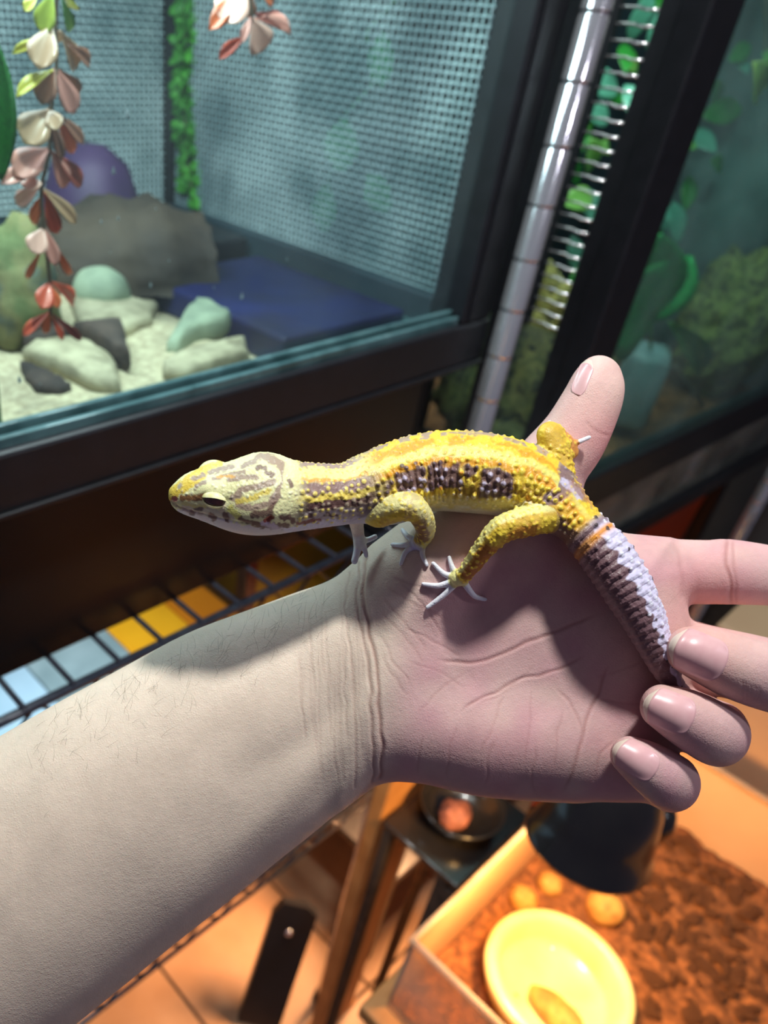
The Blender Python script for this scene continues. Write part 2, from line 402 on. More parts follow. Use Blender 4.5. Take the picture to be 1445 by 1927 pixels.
# ================================================================== THE SETTING
fl = MB().box((-1.2, 3.2), (-1.4, 2.0), (-0.04, -0.006)).build('floor', M['grout']); tag(fl, 'tiled floor of square beige tiles with dark joints', None, None, 'structure')
tm = MB().box((-.164, .164), (-.164, .164), (-0.006, 0.0), 0.002)
tile_me = None
for i in range(-1, 7):
    for j in range(-1, 6):
        loc = (0.305 + i * 0.335, 0.14 + j * 0.335 - 0.3, 0.0)
        if tile_me is None:
            o = tm.build('tile', M['tile'], None); tile_me = o.data; o.parent = fl; o.location = loc
        else: inst('tile', tile_me, loc, fl)
for nm, x, y in (('wall_back', (-1.2, 3.2), (1.55, 1.65)), ('wall_right', (3.1, 3.2), (-1.4, 1.55))):
    tag(box(nm, x, y, (0.0, 2.8), M['wall']), 'plain grey room wall behind the racks', None, None, 'structure')

# ------------------------------------------------------------------ wire shelving rack
RACKX, RACKY = (-0.50, 0.706), (0.393, 0.97)
rack = empty('wire_shelf_rack', ((RACKX[0] + RACKX[1]) / 2, 0.68, 0.0), 'tall wire shelving rack with grooved chrome posts and dark coated wire shelves', 'shelf rack')
def post(x, y, z0=0.0, z1=2.05, parent=rack, r=0.0125, pitch=0.0462, zr=CAMZ + 0.0158):
    # chrome tube with a raised bead and a groove at every step
    prof = [(0.001, z0), (r, z0 + 0.001)]
    z = zr - math.floor((zr - z0 - 0.01) / pitch) * pitch
    while z < z1 - 0.01:
        prof += [(r, z - 0.0030), (r * 0.94, z - 0.0018), (r * 0.94, z + 0.0), (r * 1.03, z + 0.0010), (r * 1.03, z + 0.0018), (r, z + 0.0026)]; z += pitch
    prof += [(r, z1), (0.001, z1 + 0.001)]
    p = MB().lathe(prof, (x, y, 0), 28).build('post', M['chrome'], parent, True); p['label'] = 'grooved chrome post'
    MB().lathe([(r * 1.5, z0), (r * 1.5, z0 + 0.02), (r, z0 + 0.025)], (x, y, 0), 20).build('foot', M['black'], parent, True)
for x in RACKX:
    for y in RACKY: post(x, y)
WIRE_ME = None
def wire_shelf(z):
    global WIRE_ME
    x0, x1 = RACKX; y0, y1 = RACKY
    for y in (y0, y1):
        MB().tube([(x0, y - .002, z), (x1, y - .002, z)], 0.0042, 12).build('rail', M['wire'], rack, True)
        MB().tube([(x0, y - .002, z - 0.03), (x1, y - .002, z - 0.03)], 0.0032, 10).build('rail', M['wire'], rack, True)
    for x in (x0, x1):
        MB().tube([(x, y0, z), (x, y1, z)], 0.0042, 12).build('rail', M['wire'], rack, True)
    xs = x0 + 0.02
    # zigzag truss between the two front rails
    n = 40; pts = [(x0 + (x1 - x0) * i / n, y0 - .002, z - (0.03 if i % 2 else 0.0)) for i in range(n + 1)]
    MB().tube(pts, 0.0018, 6).build('truss', M['wire'], rack)
    k = 0
    x = 0.153 - 0.0423 * 14
    while x < x1 - 0.01:
        if WIRE_ME is None:
            o = MB().tube([(0, y0 - .004, 0), (0, y1, 0)], 0.0026, 8).build('wire', M['wire'], None, True)
            WIRE_ME = o.data; o.parent = rack; o.location = Vector((x, 0, z + 0.0045)) - rack.location
        else: inst('wire', WIRE_ME, (x, 0, z + 0.0045), rack)
        x += 0.0423
ZS = CAMZ - 0.4227
wire_shelf(ZS - 0.006); wire_shelf(CAMZ - 0.948)

# ------------------------------------------------------------------ left glass terrarium
YF = 0.424; TX = (-0.12, 0.703); TB = 0.93
ZB = ZS + 0.003; ZLIP = CAMZ - 0.268; ZGL = CAMZ - 0.222; ZTOP = CAMZ + 0.19
ter = empty('glass_terrarium', (0.29, 0.67, ZB), 'black framed glass terrarium with mesh side and pale sand, on the wire shelf', 'terrarium')
def tp(name, x, y, z, mt, bev=0.0): return box(name, x, y, z, M[mt], ter, bev)
tp('front_panel', (TX[0], 0.628), (YF, YF + 0.012), (ZB, ZLIP - 0.008), 'blackgloss', 0.0015)
tp('base_side', (0.617, 0.628), (YF + 0.012, TB), (ZB, ZLIP - 0.008), 'black')
tp('base_side', (TX[0], TX[0] + 0.011), (YF + 0.012, TB), (ZB, ZLIP - 0.008), 'black')
tp('base_plate', (TX[0] + .011, 0.617), (YF + 0.012, TB), (ZB, ZB + 0.008), 'black')
tp('deck', (TX[0], TX[1]), (YF + 0.002, TB), (ZLIP - 0.006, ZLIP + 0.008), 'black', 0.001)
tp('front_rail', (TX[0], TX[1]), (YF - 0.012, YF + 0.012), (ZLIP - 0.004, ZGL - 0.008), 'black', 0.003)
tp('rail_lip', (TX[0], TX[1]), (YF - 0.015, YF + 0.002), (ZLIP - 0.007, ZLIP - 0.003), 'black', 0.001)
tp('glass_track', (TX[0] + .04, 0.655), (YF - 0.006, YF - 0.001), (ZGL - 0.009, ZGL - 0.001), 'edge', 0.001)
tp('glass_track', (TX[0] + .04, 0.655), (YF + 0.003, YF + 0.008), (ZGL - 0.009, ZGL + 0.003), 'edge', 0.001)
tp('corner_post', (0.656, TX[1]), (YF - 0.010, YF + 0.03), (ZGL - 0.008, ZTOP), 'black', 0.003)
tp('corner_bead', (0.664, 0.668), (YF - 0.0125, YF - 0.009), (ZGL - 0.006, ZTOP), 'black', 0.001)
tp('corner_post', (TX[0], TX[0] + 0.045), (YF - 0.010, YF + 0.03), (ZGL - 0.008, ZTOP), 'black', 0.003)
tp('corner_post', (0.665, TX[1]), (TB - 0.03, TB), (ZLIP, ZTOP), 'black', 0.003)
tp('corner_post', (TX[0], TX[0] + 0.03), (TB - 0.03, TB), (ZLIP, ZTOP), 'black', 0.003)
tp('top_rail', (TX[0], TX[1]), (YF - 0.012, YF + 0.03), (ZTOP, ZTOP + 0.03), 'black', 0.002)
tp('top_rail', (TX[0], TX[1]), (TB - .03, TB), (ZTOP, ZTOP + 0.03), 'black', 0.002)
tp('top_rail', (TX[1] - .03, TX[1]), (YF + .03, TB - .03), (ZTOP, ZTOP + 0.03), 'black', 0.002)
door = tp('glass_door', (TX[0] + 0.045, 0.656), (YF + 0.0105, YF + 0.0135), (ZGL - 0.006, ZTOP), 'glass')
tp('back_panel', (TX[0] + .03, 0.665), (TB - 0.012, TB - 0.004), (ZLIP + .008, ZTOP), 'darkwall')
tp('side_glass', (TX[0] + .004, TX[0] + 0.008), (YF + .03, TB - .03), (ZLIP + .008, ZTOP), 'glass')
tp('side_sill', (0.655, 0.69), (YF + .03, TB - .03), (ZLIP + .008, CAMZ - 0.214), 'darkwall', 0.002)
tp('side_sill_edge', (0.651, 0.6548), (YF + .014, TB - .03), (CAMZ - 0.247, CAMZ - 0.241), 'edge')
# woven screen of the right side: thin wires both ways
mb = MB(); p_ = 0.0069; y0, y1, z0, z1 = YF + 0.028, TB - 0.02, CAMZ - 0.214, ZTOP
k = 0; y = y0
def woven(a0, a1, n, ph, fixed, vert):
    pts = []
    for i in range(n + 1):
        t = a0 + (a1 - a0) * i / n; off = 0.0007 * (1 if (i + ph) % 2 else -1) * (1 if vert else -1)
        pts.append((0.672 + off, fixed, t) if vert else (0.672 + off, t, fixed))
    return pts
ny = int((y1 - y0) / p_); nz = int((z1 - z0) / p_)
for i in range(ny + 1): mb.tube(woven(z0, z1, nz, i, y0 + i * p_, True), 0.00118, 4, False)
for i in range(nz + 1): mb.tube(woven(y0, y1, ny, i, z0 + i * p_, False), 0.00118, 4, False)
yb_ = TB - 0.014; xa, xb_ = 0.10, 0.664; nx_ = int((xb_ - xa) / p_)
for i in range(nx_ + 1): mb.tube([(xa + i * p_, yb_ + .0007 * (1 if (i + j) % 2 else -1), z0 + (z1 - z0) * j / nz) for j in range(nz + 1)], .00118, 4, False)
for i in range(nz + 1): mb.tube([(xa + (xb_ - xa) * j / nx_, yb_ - .0007 * (1 if (i + j) % 2 else -1), z0 + i * p_) for j in range(nx_ + 1)], .00118, 4, False)
sm = mb.build('screen_mesh', M['mesh'], ter); sm['kind'] = 'stuff'; sm['label'] = 'pale woven screen side of the terrarium'
# water drops dried on the door
for (u, v, h) in [(238, 214, 14), (213, 320, 11), (535, 325, 12), (455, 556, 13), (190, 416, 7), (222, 410, 7), (293, 392, 4), (318, 490, 4), (36, 713, 12), (207, 474, 3), (283, 535, 9), (402, 540, 6), (76, 722, 4), (294, 290, 8), (540, 487, 6)]:
    c = on(u, v, 1, YF + 0.010); b = MB(); s_ = h * 0.00019
    for j, (rr, zz) in enumerate([(0.02, 1.0), (0.25, 0.4), (0.55, -0.3), (0.62, -0.7), (0.4, -1.0), (0.02, -1.12)]):
        for q in range(8):
            a = q * math.pi / 4; b.V.append((c[0] + rr * s_ * math.cos(a), c[1] - abs(math.sin(a)) * rr * s_ * .3 - 0.0002, c[2] + zz * s_))
    for j in range(5):
        for q in range(8):
            b.F.append((j * 8 + q, j * 8 + (q + 1) % 8, j * 8 + 8 + (q + 1) % 8, j * 8 + 8 + q))
    o = b.build('water_drop', M['drop'], None, True); o.data.vertices.foreach_set('co', (np.array(b.V) - np.array(wloc(ter))).ravel()); o.parent = ter

# ------------------------------------------------------------------ inside the left terrarium
ZSAND = CAMZ - 0.238
def heightmap(name, x, y, n, fn, zbot, mt, parent=None):
    nx, ny = n; V = []; Fq = []
    XX, YY = np.meshgrid(np.linspace(x[0], x[1], nx + 1), np.linspace(y[0], y[1], ny + 1), indexing='ij'); XX = XX.ravel(); YY = YY.ravel()
    V = [tuple(q) for q in np.stack([XX, YY, fn(XX, YY)], 1)]
    g = lambda i, j: i * (ny + 1) + j
    for i in range(nx):
        for j in range(ny): Fq.append((g(i, j), g(i + 1, j), g(i + 1, j + 1), g(i, j + 1)))
    b0 = len(V); ring = [g(i, 0) for i in range(nx + 1)] + [g(nx, j) for j in range(1, ny + 1)] + [g(i, ny) for i in range(nx - 1, -1, -1)] + [g(0, j) for j in range(ny - 1, 0, -1)]
    for r_ in ring: V.append((V[r_][0], V[r_][1], zbot))
    m_ = len(ring)
    for q in range(m_): Fq.append((ring[(q + 1) % m_], ring[q], b0 + q, b0 + (q + 1) % m_))
    Fq.append(tuple(b0 + q for q in reversed(range(m_))))
    return obj(name, V, Fq, M[mt], parent, True)
def n1(x, y, s, seed=0): return vnoise(np.stack([x, y, np.full_like(x, 0.5)], 1), s, seed) - 0.5
def sandz(x, y):
    e = 0.008 * n1(x, y, 0.05) + 0.002 * n1(x, y, 0.008, 3)
    edge = np.clip((x - 0.42 - 0.05 * n1(x, y, 0.09, 2)) / 0.05, 0, 1)
    return np.maximum(ZSAND + e - 0.022 * edge ** 1.5, ZLIP + 0.0085)
sd = heightmap('sand_bed', (TX[0] + .012, 0.5), (YF + .016, TB - .016), (70, 60), sandz, ZLIP + 0.0081, 'sand')
tag(sd, 'pale cream sand covering the floor of the mesh-sided terrarium', 'sand', None, 'stuff')

def slab(name, pix, z, th, mt, label, cat, group=None, tilt=0.0):
    P = [on(u, v, 2, z) for u, v in pix]; c = np.mean(P, axis=0); bm = bmesh.new()
    n = len(P); D = []
    for i in range(n):                                     # refine the outline so it looks broken rather than cut
        a, b = P[i], P[(i + 1) % n]
        for t in (0, .33, .66):
            q = a + (b - a) * t; q = c + (q - c) * (1 + 0.10 * (random.random() - .5)); D.append(q)
    rows = []
    for (s_, dz) in ((0.94, 0.0), (1.0, th * .35), (0.97, th * .8), (0.86, th), (0.5, th * 1.12), (0.0, th * 1.15)):
        if s_ == 0.0: rows.append([bm.verts.new((c[0], c[1], z + dz + 0))]); continue
        rows.append([bm.verts.new((c[0] + (q[0] - c[0]) * s_, c[1] + (q[1] - c[1]) * s_, z + dz + tilt * (q[0] - c[0]) * s_ + 0.003 * (random.random() - .5))) for q in D])
    k = len(D)
    for r0, r1 in zip(rows[:-2], rows[1:-1]):
        for i in range(k): bm.faces.new((r0[i], r0[(i + 1) % k], r1[(i + 1) % k], r1[i]))
    for i in range(k): bm.faces.new((rows[-2][i], rows[-2][(i + 1) % k], rows[-1][0]))
    bm.faces.new(list(reversed(rows[0]))); bmesh.ops.recalc_face_normals(bm, faces=bm.faces)
    me = bpy.data.meshes.new(name); 
    for v in bm.verts: v.co -= Vector((c[0], c[1], z))
    bm.to_mesh(me); bm.free(); me.materials.append(M[mt]); me.polygons.foreach_set('use_smooth', [True] * len(me.polygons))
    o = bpy.data.objects.new(name, me); COL.objects.link(o); o.location = (c[0], c[1], z); return tag(o, label, cat, group)
zs_ = ZSAND - 0.003
slab('flat_stone', [(42, 690), (75, 668), (128, 658), (180, 668), (215, 696), (232, 752), (165, 742), (105, 712)], zs_, 0.016, 'stone', 'large pale flat stone with a dark hollow below its edge, on the sand', 'stone', tilt=-.05)
slab('flat_stone', [(132, 588), (180, 580), (240, 578), (295, 590), (287, 624), (233, 640), (150, 640)], zs_, 0.014, 'stone', 'long cream flat stone behind the pieces of dark bark', 'stone')
slab('flat_stone', [(314, 668), (345, 622), (372, 600), (392, 602), (434, 628), (420, 640), (368, 652), (329, 674)], zs_, 0.02, 'stonegreen', 'pale green tilted stone slab leaning beside the blue tray', 'stone', tilt=.1)
slab('flat_stone', [(304, 704), (349, 682), (461, 650), (470, 684), (400, 706), (349, 724), (302, 720)], zs_, 0.013, 'stone', 'pale slab with a green tinge along the glass front', 'stone')
slab('bark_piece', [(136, 646), (180, 640), (233, 640), (246, 701), (217, 690), (170, 664)], zs_ + .004, 0.02, 'bark', 'dark brown bark chunk between the pale stones', 'bark')
slab('bark_piece', [(40, 700), (97, 716), (136, 743), (110, 752), (70, 752), (48, 728)], zs_ + .001, 0.010, 'bark', 'thin dark bark strip in front of the large pale stone', 'bark')
slab('bark_piece', [(40, 640), (110, 622), (135, 650), (95, 664), (45, 672)], zs_ + .002, 0.016, 'bark', 'small dark bark chip under the hanging red leaf tips', 'bark')

def blob(name, c, r, mt, label, cat, disp=0.12, ns=0.03, sub=4, half=False, seed=1):
    bm = bmesh.new(); bmesh.ops.create_icosphere(bm, subdivisions=sub, radius=1.0)
    P = np.array([v.co[:] for v in bm.verts]); Q = P * np.array(r)
    d = (vnoise(Q + 5, ns, seed) - .5) * disp * 2 + (vnoise(Q + 5, ns * .35, seed + 1) - .5) * disp * .8
    for v, p, e in zip(bm.verts, P, d):
        q = p * np.array(r) * (1 + e)
        if half: q[2] = max(q[2], 0.0)
        v.co = Vector(q)
    me = bpy.data.meshes.new(name); bm.to_mesh(me); bm.free(); me.materials.append(M[mt]); me.polygons.foreach_set('use_smooth', [True] * len(me.polygons))
    o = bpy.data.objects.new(name, me); COL.objects.link(o); o.location = c; return tag(o, label, cat)
c = on(190, 575, 2, ZSAND); blob('round_stone', (c[0], c[1], ZSAND + .012), (.028, .028, .024), 'stonegreen', 'rounded grey green stone behind the cream flat stone', 'stone', .08, half=False)
c = on(35, 520, 1, 0.62); blob('moss_rock', (c[0] - .01, c[1], ZSAND + .030), (.040, .042, .062), 'mossrock', 'tall mossy rock covered in olive and grey lichen', 'rock', .2, .02)
# arched resin cave behind the stones
def cave(name, c, L, r, th, rz, mt, label, cat):
    b = MB(); n = 20; k = 12
    for s_, rr in ((0, r), (1, r - th)):
        for i in range(k + 1):
            x = -L / 2 + L * i / k; tap = 1 - 0.25 * abs(2 * i / k - 1) ** 2 + 0.05 * math.sin(i * 1.7)
            for j in range(n + 1):
                a = math.pi * j / n; w_ = 1 + 0.06 * math.sin(j * 2.1 + i)
                b.V.append((x, rr * tap * w_ * math.cos(a), rr * tap * w_ * math.sin(a)))
    g = lambda s_, i, j: s_ * (k + 1) * (n + 1) + i * (n + 1) + j
    for i in range(k):
        for j in range(n):
            b.F.append((g(0, i, j), g(0, i, j + 1), g(0, i + 1, j + 1), g(0, i + 1, j))); b.F.append((g(1, i, j), g(1, i + 1, j), g(1, i + 1, j + 1), g(1, i, j + 1)))
    for j in range(n):
        for i in (0, k): b.F.append((g(0, i, j), g(1, i, j), g(1, i, j + 1), g(0, i, j + 1)))
    for i in range(k):
        for j in (0, n): b.F.append((g(0, i, j), g(0, i + 1, j), g(1, i + 1, j), g(1, i, j)))
    o = b.build(name, M[mt], None, True); o.location = c; o.rotation_euler.z = rz
    return tag(o, label, cat)
c = on(235, 500, 1, .72)
cave('arched_hide', (c[0], .72, ZSAND - .001), 0.17, 0.075, 0.008, -.35, 'hide', 'brown arched log hide behind the pink leaved vine', 'hide')
b = MB(); b.lathe([(.001, 0.062), (.02, .061), (.045, .05), (.06, .025), (.066, 0.0), (.062, 0.0), (.056, .024), (.042, .046), (.001, .057)], (0, 0, 0), 28)
o = b.build('plastic_dome', M['purple'], None, True); c = on(165, 345, 1, 0.85); c = on(170, 335, 1, .845); o.location = (c[0], .845, ZSAND + .004); o.scale = (.95, .95, max(1.0, (c[2] + .03 - ZSAND) / .062)); tag(o, 'purple plastic dome behind the brown log hide', 'hide')
# blue tray, plus a black box added where only darkness shows
b = MB(); b.box((0.475, 0.645), (0.475, 0.70), (ZLIP + .0085, CAMZ - 0.230), 0.004); o = b.build('storage_box', M['blue']); tag(o, 'dark blue plastic box lying between the sand and the mesh side', 'box')
o = MB().box((0.535, 0.645), (0.72, 0.90), (ZLIP + .0085, CAMZ - 0.215), 0.004).build('storage_box', M['black']); tag(o, 'low black box filling in for the dark behind the blue plastic box', 'box')

# ------------------------------------------------------------------ leaves and vines
def leaf_mesh(name, mt, wide=0.5, spoon=0.66, curl=0.15, cup=0.12, nl=10, nw=4, th=0.03):
    # unit leaf: base at origin, tip at +Y, broad face +Z; width relative to length
    V = []; Fq = []
    for s_ in (0, 1):
        for i in range(nl + 1):
            t = i / nl
            if spoon > .56: w_ = wide * (0.10 + 0.90 * (min(1, t / spoon) ** 1.5 * (1.9 - .9 * min(1, t / spoon))) if t < spoon else max(.12, math.sqrt(max(0, 1 - ((t - spoon) / (1 - spoon)) ** 2))))
            else: w_ = wide * (0.07 + 0.93 * (math.sin(math.pi * min(1, t ** (math.log(.5) / math.log(spoon)))) ** 0.85)) if 0 < t < 1 else wide * (0.07 if t == 0 else 0.10)
            for j in range(nw + 1):
                x = (j / nw * 2 - 1)
                V.append((x * w_ / 2, t, curl * t * t * -1 + cup * (x * x) * w_ - (th * (1 - .7 * abs(x)) if s_ else 0)))
    n_ = (nl + 1) * (nw + 1); g = lambda s_, i, j: s_ * n_ + i * (nw + 1) + j
    for i in range(nl):
        for j in range(nw):
            Fq.append((g(0, i, j), g(0, i, j + 1), g(0, i + 1, j + 1), g(0, i + 1, j))); Fq.append((g(1, i, j), g(1, i + 1, j), g(1, i + 1, j + 1), g(1, i, j + 1)))
        for j in (0, nw):
            q = (g(0, i, j), g(0, i + 1, j), g(1, i + 1, j), g(1, i, j)); Fq.append(q if j == 0 else q[::-1])
    for j in range(nw):
        Fq.append((g(0, 0, j), g(1, 0, j), g(1, 0, j + 1), g(0, 0, j + 1))); Fq.append((g(0, nl, j), g(0, nl, j + 1), g(1, nl, j + 1), g(1, nl, j)))
    me = bpy.data.meshes.new(name); me.from_pydata(V, [], Fq); me.materials.append(mt); me.polygons.foreach_set('use_smooth', [True] * len(me.polygons)); return me

def leaf_mat(name, c): return mat(name, c, tuple(min(1, x * 1.25) for x in c), 90, 0.32, coat=0.25, sss=0.0)
LM = {k: leaf_mat('leaf_' + k, srgb(*c)) for k, c in dict(yellow=(206, 196, 84), lime=(176, 190, 80), green=(96, 150, 70), tan=(176, 140, 110), pink=(206, 140, 128), palepink=(236, 180, 164), brown=(140, 92, 74), orange=(214, 108, 66), red=(204, 88, 64), darkred=(150, 70, 60)).items()}
LEAF = {}
def place_leaf(me, base, tip, width_scale, parent, toward):
    base = Vector(base); tip = Vector(tip); d = tip - base; L = d.length; y = d.normalized()
    z = Vector(toward); z = (z - y * z.dot(y)).normalized(); x = y.cross(z)
    R_ = Matrix((x, y, z)).transposed().to_4x4()
    o = bpy.data.objects.new('leaf', me); COL.objects.link(o); o.parent = parent
    o.matrix_local = Matrix.Translation(base - wloc(parent)) @ R_ @ Matrix.Diagonal((L * width_scale, L, L, 1)); return o
def vine(name, stem_px, leaves, plane, label, cat, group=None, r=0.0012):
    pts = [on(u, v, 1, plane) for u, v in stem_px]
    root = empty(name, pts[0], label, cat, group)
    MB().tube(catmull(np.array(pts), 4), r, 7).build('stem', M['stem'], root, True)
    for (bx, by, tx, ty, w_, cn, *dz) in leaves:
        L2 = math.hypot(tx - bx, ty - by); kd = random.uniform(-.012, .012)
        base = on(bx, by, 1, plane); tip = on(tx, ty, 1, plane + (dz[0] if dz else kd))
        key = cn
        if key not in LEAF: LEAF[key] = leaf_mesh('leaf', LM[cn], 1.0)
        place_leaf(LEAF[key], base, tip, w_ * 1.22 / max(L2, 8), root, (-0.40 + random.uniform(-.25, .25), -0.8, 0.5 + random.uniform(-.2, .3)))
    return root
V1 = [(100, -14, 77, 58, 40, 'lime'), (115, -6, 137, 62, 24, 'green'), (70, -4, 46, 17, 16, 'yellow'), (122, -14, 134, 6, 18, 'yellow'), (98, 48, 72, 120, 44, 'tan'), (98, 74, 25, 94, 13, 'yellow'), (103, 52, 110, 87, 18, 'tan'),
      (112, 58, 152, 133, 34, 'tan'), (128, 84, 176, 120, 22, 'brown'), (104, 128, 76, 190, 38, 'brown'), (106, 128, 142, 213, 42, 'pink'), (100, 132, 34, 170, 15, 'yellow'), (110, 130, 156, 182, 24, 'brown'),
      (94, 206, 48, 262, 44, 'tan'), (94, 206, 106, 239, 24, 'tan'), (104, 214, 142, 292, 24, 'orange'), (110, 214, 160, 268, 22, 'brown'), (94, 214, 118, 300, 22, 'brown'), (92, 280, 30, 322, 40, 'pink'), (94, 280, 128, 354, 36, 'pink'),
      (84, 318, 6, 336, 22, 'pink'), (60, 330, 58, 354, 24, 'palepink'), (98, 286, 160, 350, 30, 'darkred'), (76, 352, 28, 384, 24, 'palepink'), (78, 352, 146, 418, 26, 'tan'), (84, 360, 58, 424, 18, 'orange'), (84, 360, 108, 442, 28, 'red'),
      (82, 428, 64, 474, 34, 'palepink'), (84, 428, 106, 498, 26, 'pink'), (90, 440, 138, 528, 12, 'orange'), (78, 470, 48, 528, 11, 'orange'), (94, 530, 80, 576, 26, 'red'), (96, 530, 150, 572, 20, 'red'), (94, 534, 110, 578, 18, 'orange'),
      (94, 586, 44, 628, 16, 'red'), (98, 590, 156, 642, 14, 'darkred'), (94, 588, 84, 628, 14, 'orange'), (96, 592, 120, 640, 12, 'red')]
vine('hanging_vine', [(112, -120), (108, -20), (104, 50), (106, 130), (96, 208), (93, 282), (78, 354), (82, 430), (94, 532), (95, 592)], V1, 0.462, 'artificial vine of spoon shaped leaves fading yellow to pink to red, over the sand', 'vine')
V2 = [(462, -30, 422, 30, 42, 'palepink'), (440, -4, 402, 46, 18, 'orange'), (470, -20, 462, 34, 40, 'brown'), (472, 30, 456, 76, 14, 'pink'), (462, 68, 416, 104, 15, 'red'), (474, 34, 498, 98, 54, 'palepink'), (478, 34, 557, 52, 20, 'pink'), (480, 26, 540, 42, 12, 'darkred'), (482, -30, 520, 4, 24, 'orange')]
vine('hanging_vine', [(470, -160), (470, -60), (470, -10), (474, 36)], V2, 0.462, 'short sprig of pale pink leaves hanging in front of the mesh', 'vine')
# broad strap leaf at the door's edge
root = empty('broadleaf_plant', on(-60, 420, 1, 0.455), 'glossy green strap leaf plant beside the pink vine', 'plant')
root.location.z = ZSAND + .004
MB().tube([root.location, Vector(on(-50, 330, 1, 0.455)), Vector(on(-40, 200, 1, .455))], 0.003, 8).build('stem', M['leafgreen'], root, True)
lm_ = leaf_mesh('leaf', M['leafgreen'], 1.0, 0.5, 0.1, 0.1, 14, 6, .02)
for (a, b_, w_) in (((2, 340), (-12, 62), 78), ((-60, 350), (-90, 120), 70)):
    place_leaf(lm_, on(*a, 1, 0.455), on(*b_, 1, 0.452), w_ / math.dist(a, b_), root, (-0.3, -.9, .2))
# fern garland behind the screen
root = empty('fern_garland', on(352, -60, 0, 0.670), 'bright green ferny garland hanging against the mesh side', 'vine')
pts = [on(u, v, 0, 0.670) for u, v in ((352, -60), (350, 60), (345, 160), (352, 260), (362, 372))]
MB().tube(catmull(np.array(pts), 4), 0.0016, 6).build('stem', M['stem'], root, True)
fl_ = leaf_mesh('leaf', M['fern'], .55, .55, .1, .1, 4, 2, .05); cp = catmull(np.array(pts), 30)
mbf = MB(); base_v = [Vector(v.co) for v in fl_.vertices]; base_f = [tuple(p.vertices) for p in fl_.polygons]
for q in range(300):
    p = Vector(cp[random.randrange(len(cp))]); d = Vector((random.uniform(-.5, .3), random.uniform(-1, 1), random.uniform(-.6, .5))).normalized(); L = random.uniform(.012, .024)
    z = Vector((-1, random.uniform(-.6, .2), random.uniform(-.3, .6))); z = (z - d * z.dot(d)).normalized(); x = d.cross(z)
    mbf.add([p + (x * v.x + d * v.y + z * v.z) * L for v in base_v], base_f)
o = mbf.build('leaflets', M['fern'], root, True); o['kind'] = 'stuff'
# round leaved plant beyond the screen
root = empty('round_leaf_vine', on(640, 270, 0, 0.698), 'hanging stem of round bright green leaves seen through the mesh', 'vine')
rl = leaf_mesh('leaf', M['leafbright'], 1.0, .52, .1, .08, 8, 6, .03)
MB().tube([on(800, -60, 0, .70), on(690, 60, 0, .702), on(700, 160, 0, .70), on(640, 225, 0, .702), on(625, 320, 0, .70), on(615, 350, 0, .70)], 0.0015, 6).build('stem', M['leafgreen'], root, True)
for (a, b_, w_) in (((720, 60), (716, 165), 64), ((650, 222), (636, 325), 88), ((615, 345), (606, 440), 60), ((690, 330), (730, 395), 50)):
    place_leaf(rl, on(*a, 0, 0.70), on(*b_, 0, 0.698), w_ / math.dist(a, b_), root, (-1, -.3, .2))

# ------------------------------------------------------------------ right planted terrarium (turned a little)
RC = Vector((0.839, 0.36, CAMZ - 0.645)); RZ = math.radians(-2.6)
tr = empty('planted_terrarium', RC, 'tall black framed terrarium with slotted side vent and leafy planting', 'terrarium', rz=RZ)
def rp(name, x, y, z, mt, bev=0.0): return box(name, (RC.x + x[0], RC.x + x[1]), (RC.y + y[0], RC.y + y[1]), (RC.z + z[0], RC.z + z[1]), M[mt], tr, bev)
H = 0.84; Wd = 0.95; Dp = 0.52
rp('corner_post', (0, 0.060), (0, 0.03), (0, H), 'black', 0.003)
rp('corner_post', (Wd - .06, Wd), (0, 0.03), (0, H), 'black', 0.003)
rp('corner_post', (0, 0.03), (Dp - .03, Dp), (0, H), 'black', 0.003)
rp('corner_post', (Wd - .03, Wd), (Dp - .03, Dp), (0, H), 'black', 0.003)
rp('front_rail', (0.06, Wd - .06), (-.004, 0.026), (0.125, 0.181), 'black', 0.003)
rp('bottom_rail', (0.0, Wd), (-.004, 0.03), (-0.002, 0.028), 'black', 0.003)
rp('top_rail', (0, Wd), (0, 0.03), (H, H + .03), 'black', 0.003)
rp('top_rail', (0, Wd), (Dp - .03, Dp), (H, H + .03), 'black', 0.003)
rp('front_glass', (0.06, Wd - .06), (0.010, 0.014), (0.181, H), 'glass2')
rp('lower_glass', (0.06, Wd - .06), (0.010, 0.014), (0.028, 0.125), 'glass3')
rp('base_plate', (0, Wd), (0.03, Dp), (-0.002, 0.006), 'black')
rp('back_panel', (0.03, Wd - .03), (Dp - .02, Dp - .01), (0.006, H), 'darkwall')
rp('side_glass', (Wd - .01, Wd - .006), (0.03, Dp - .03), (0.006, H), 'glass2')
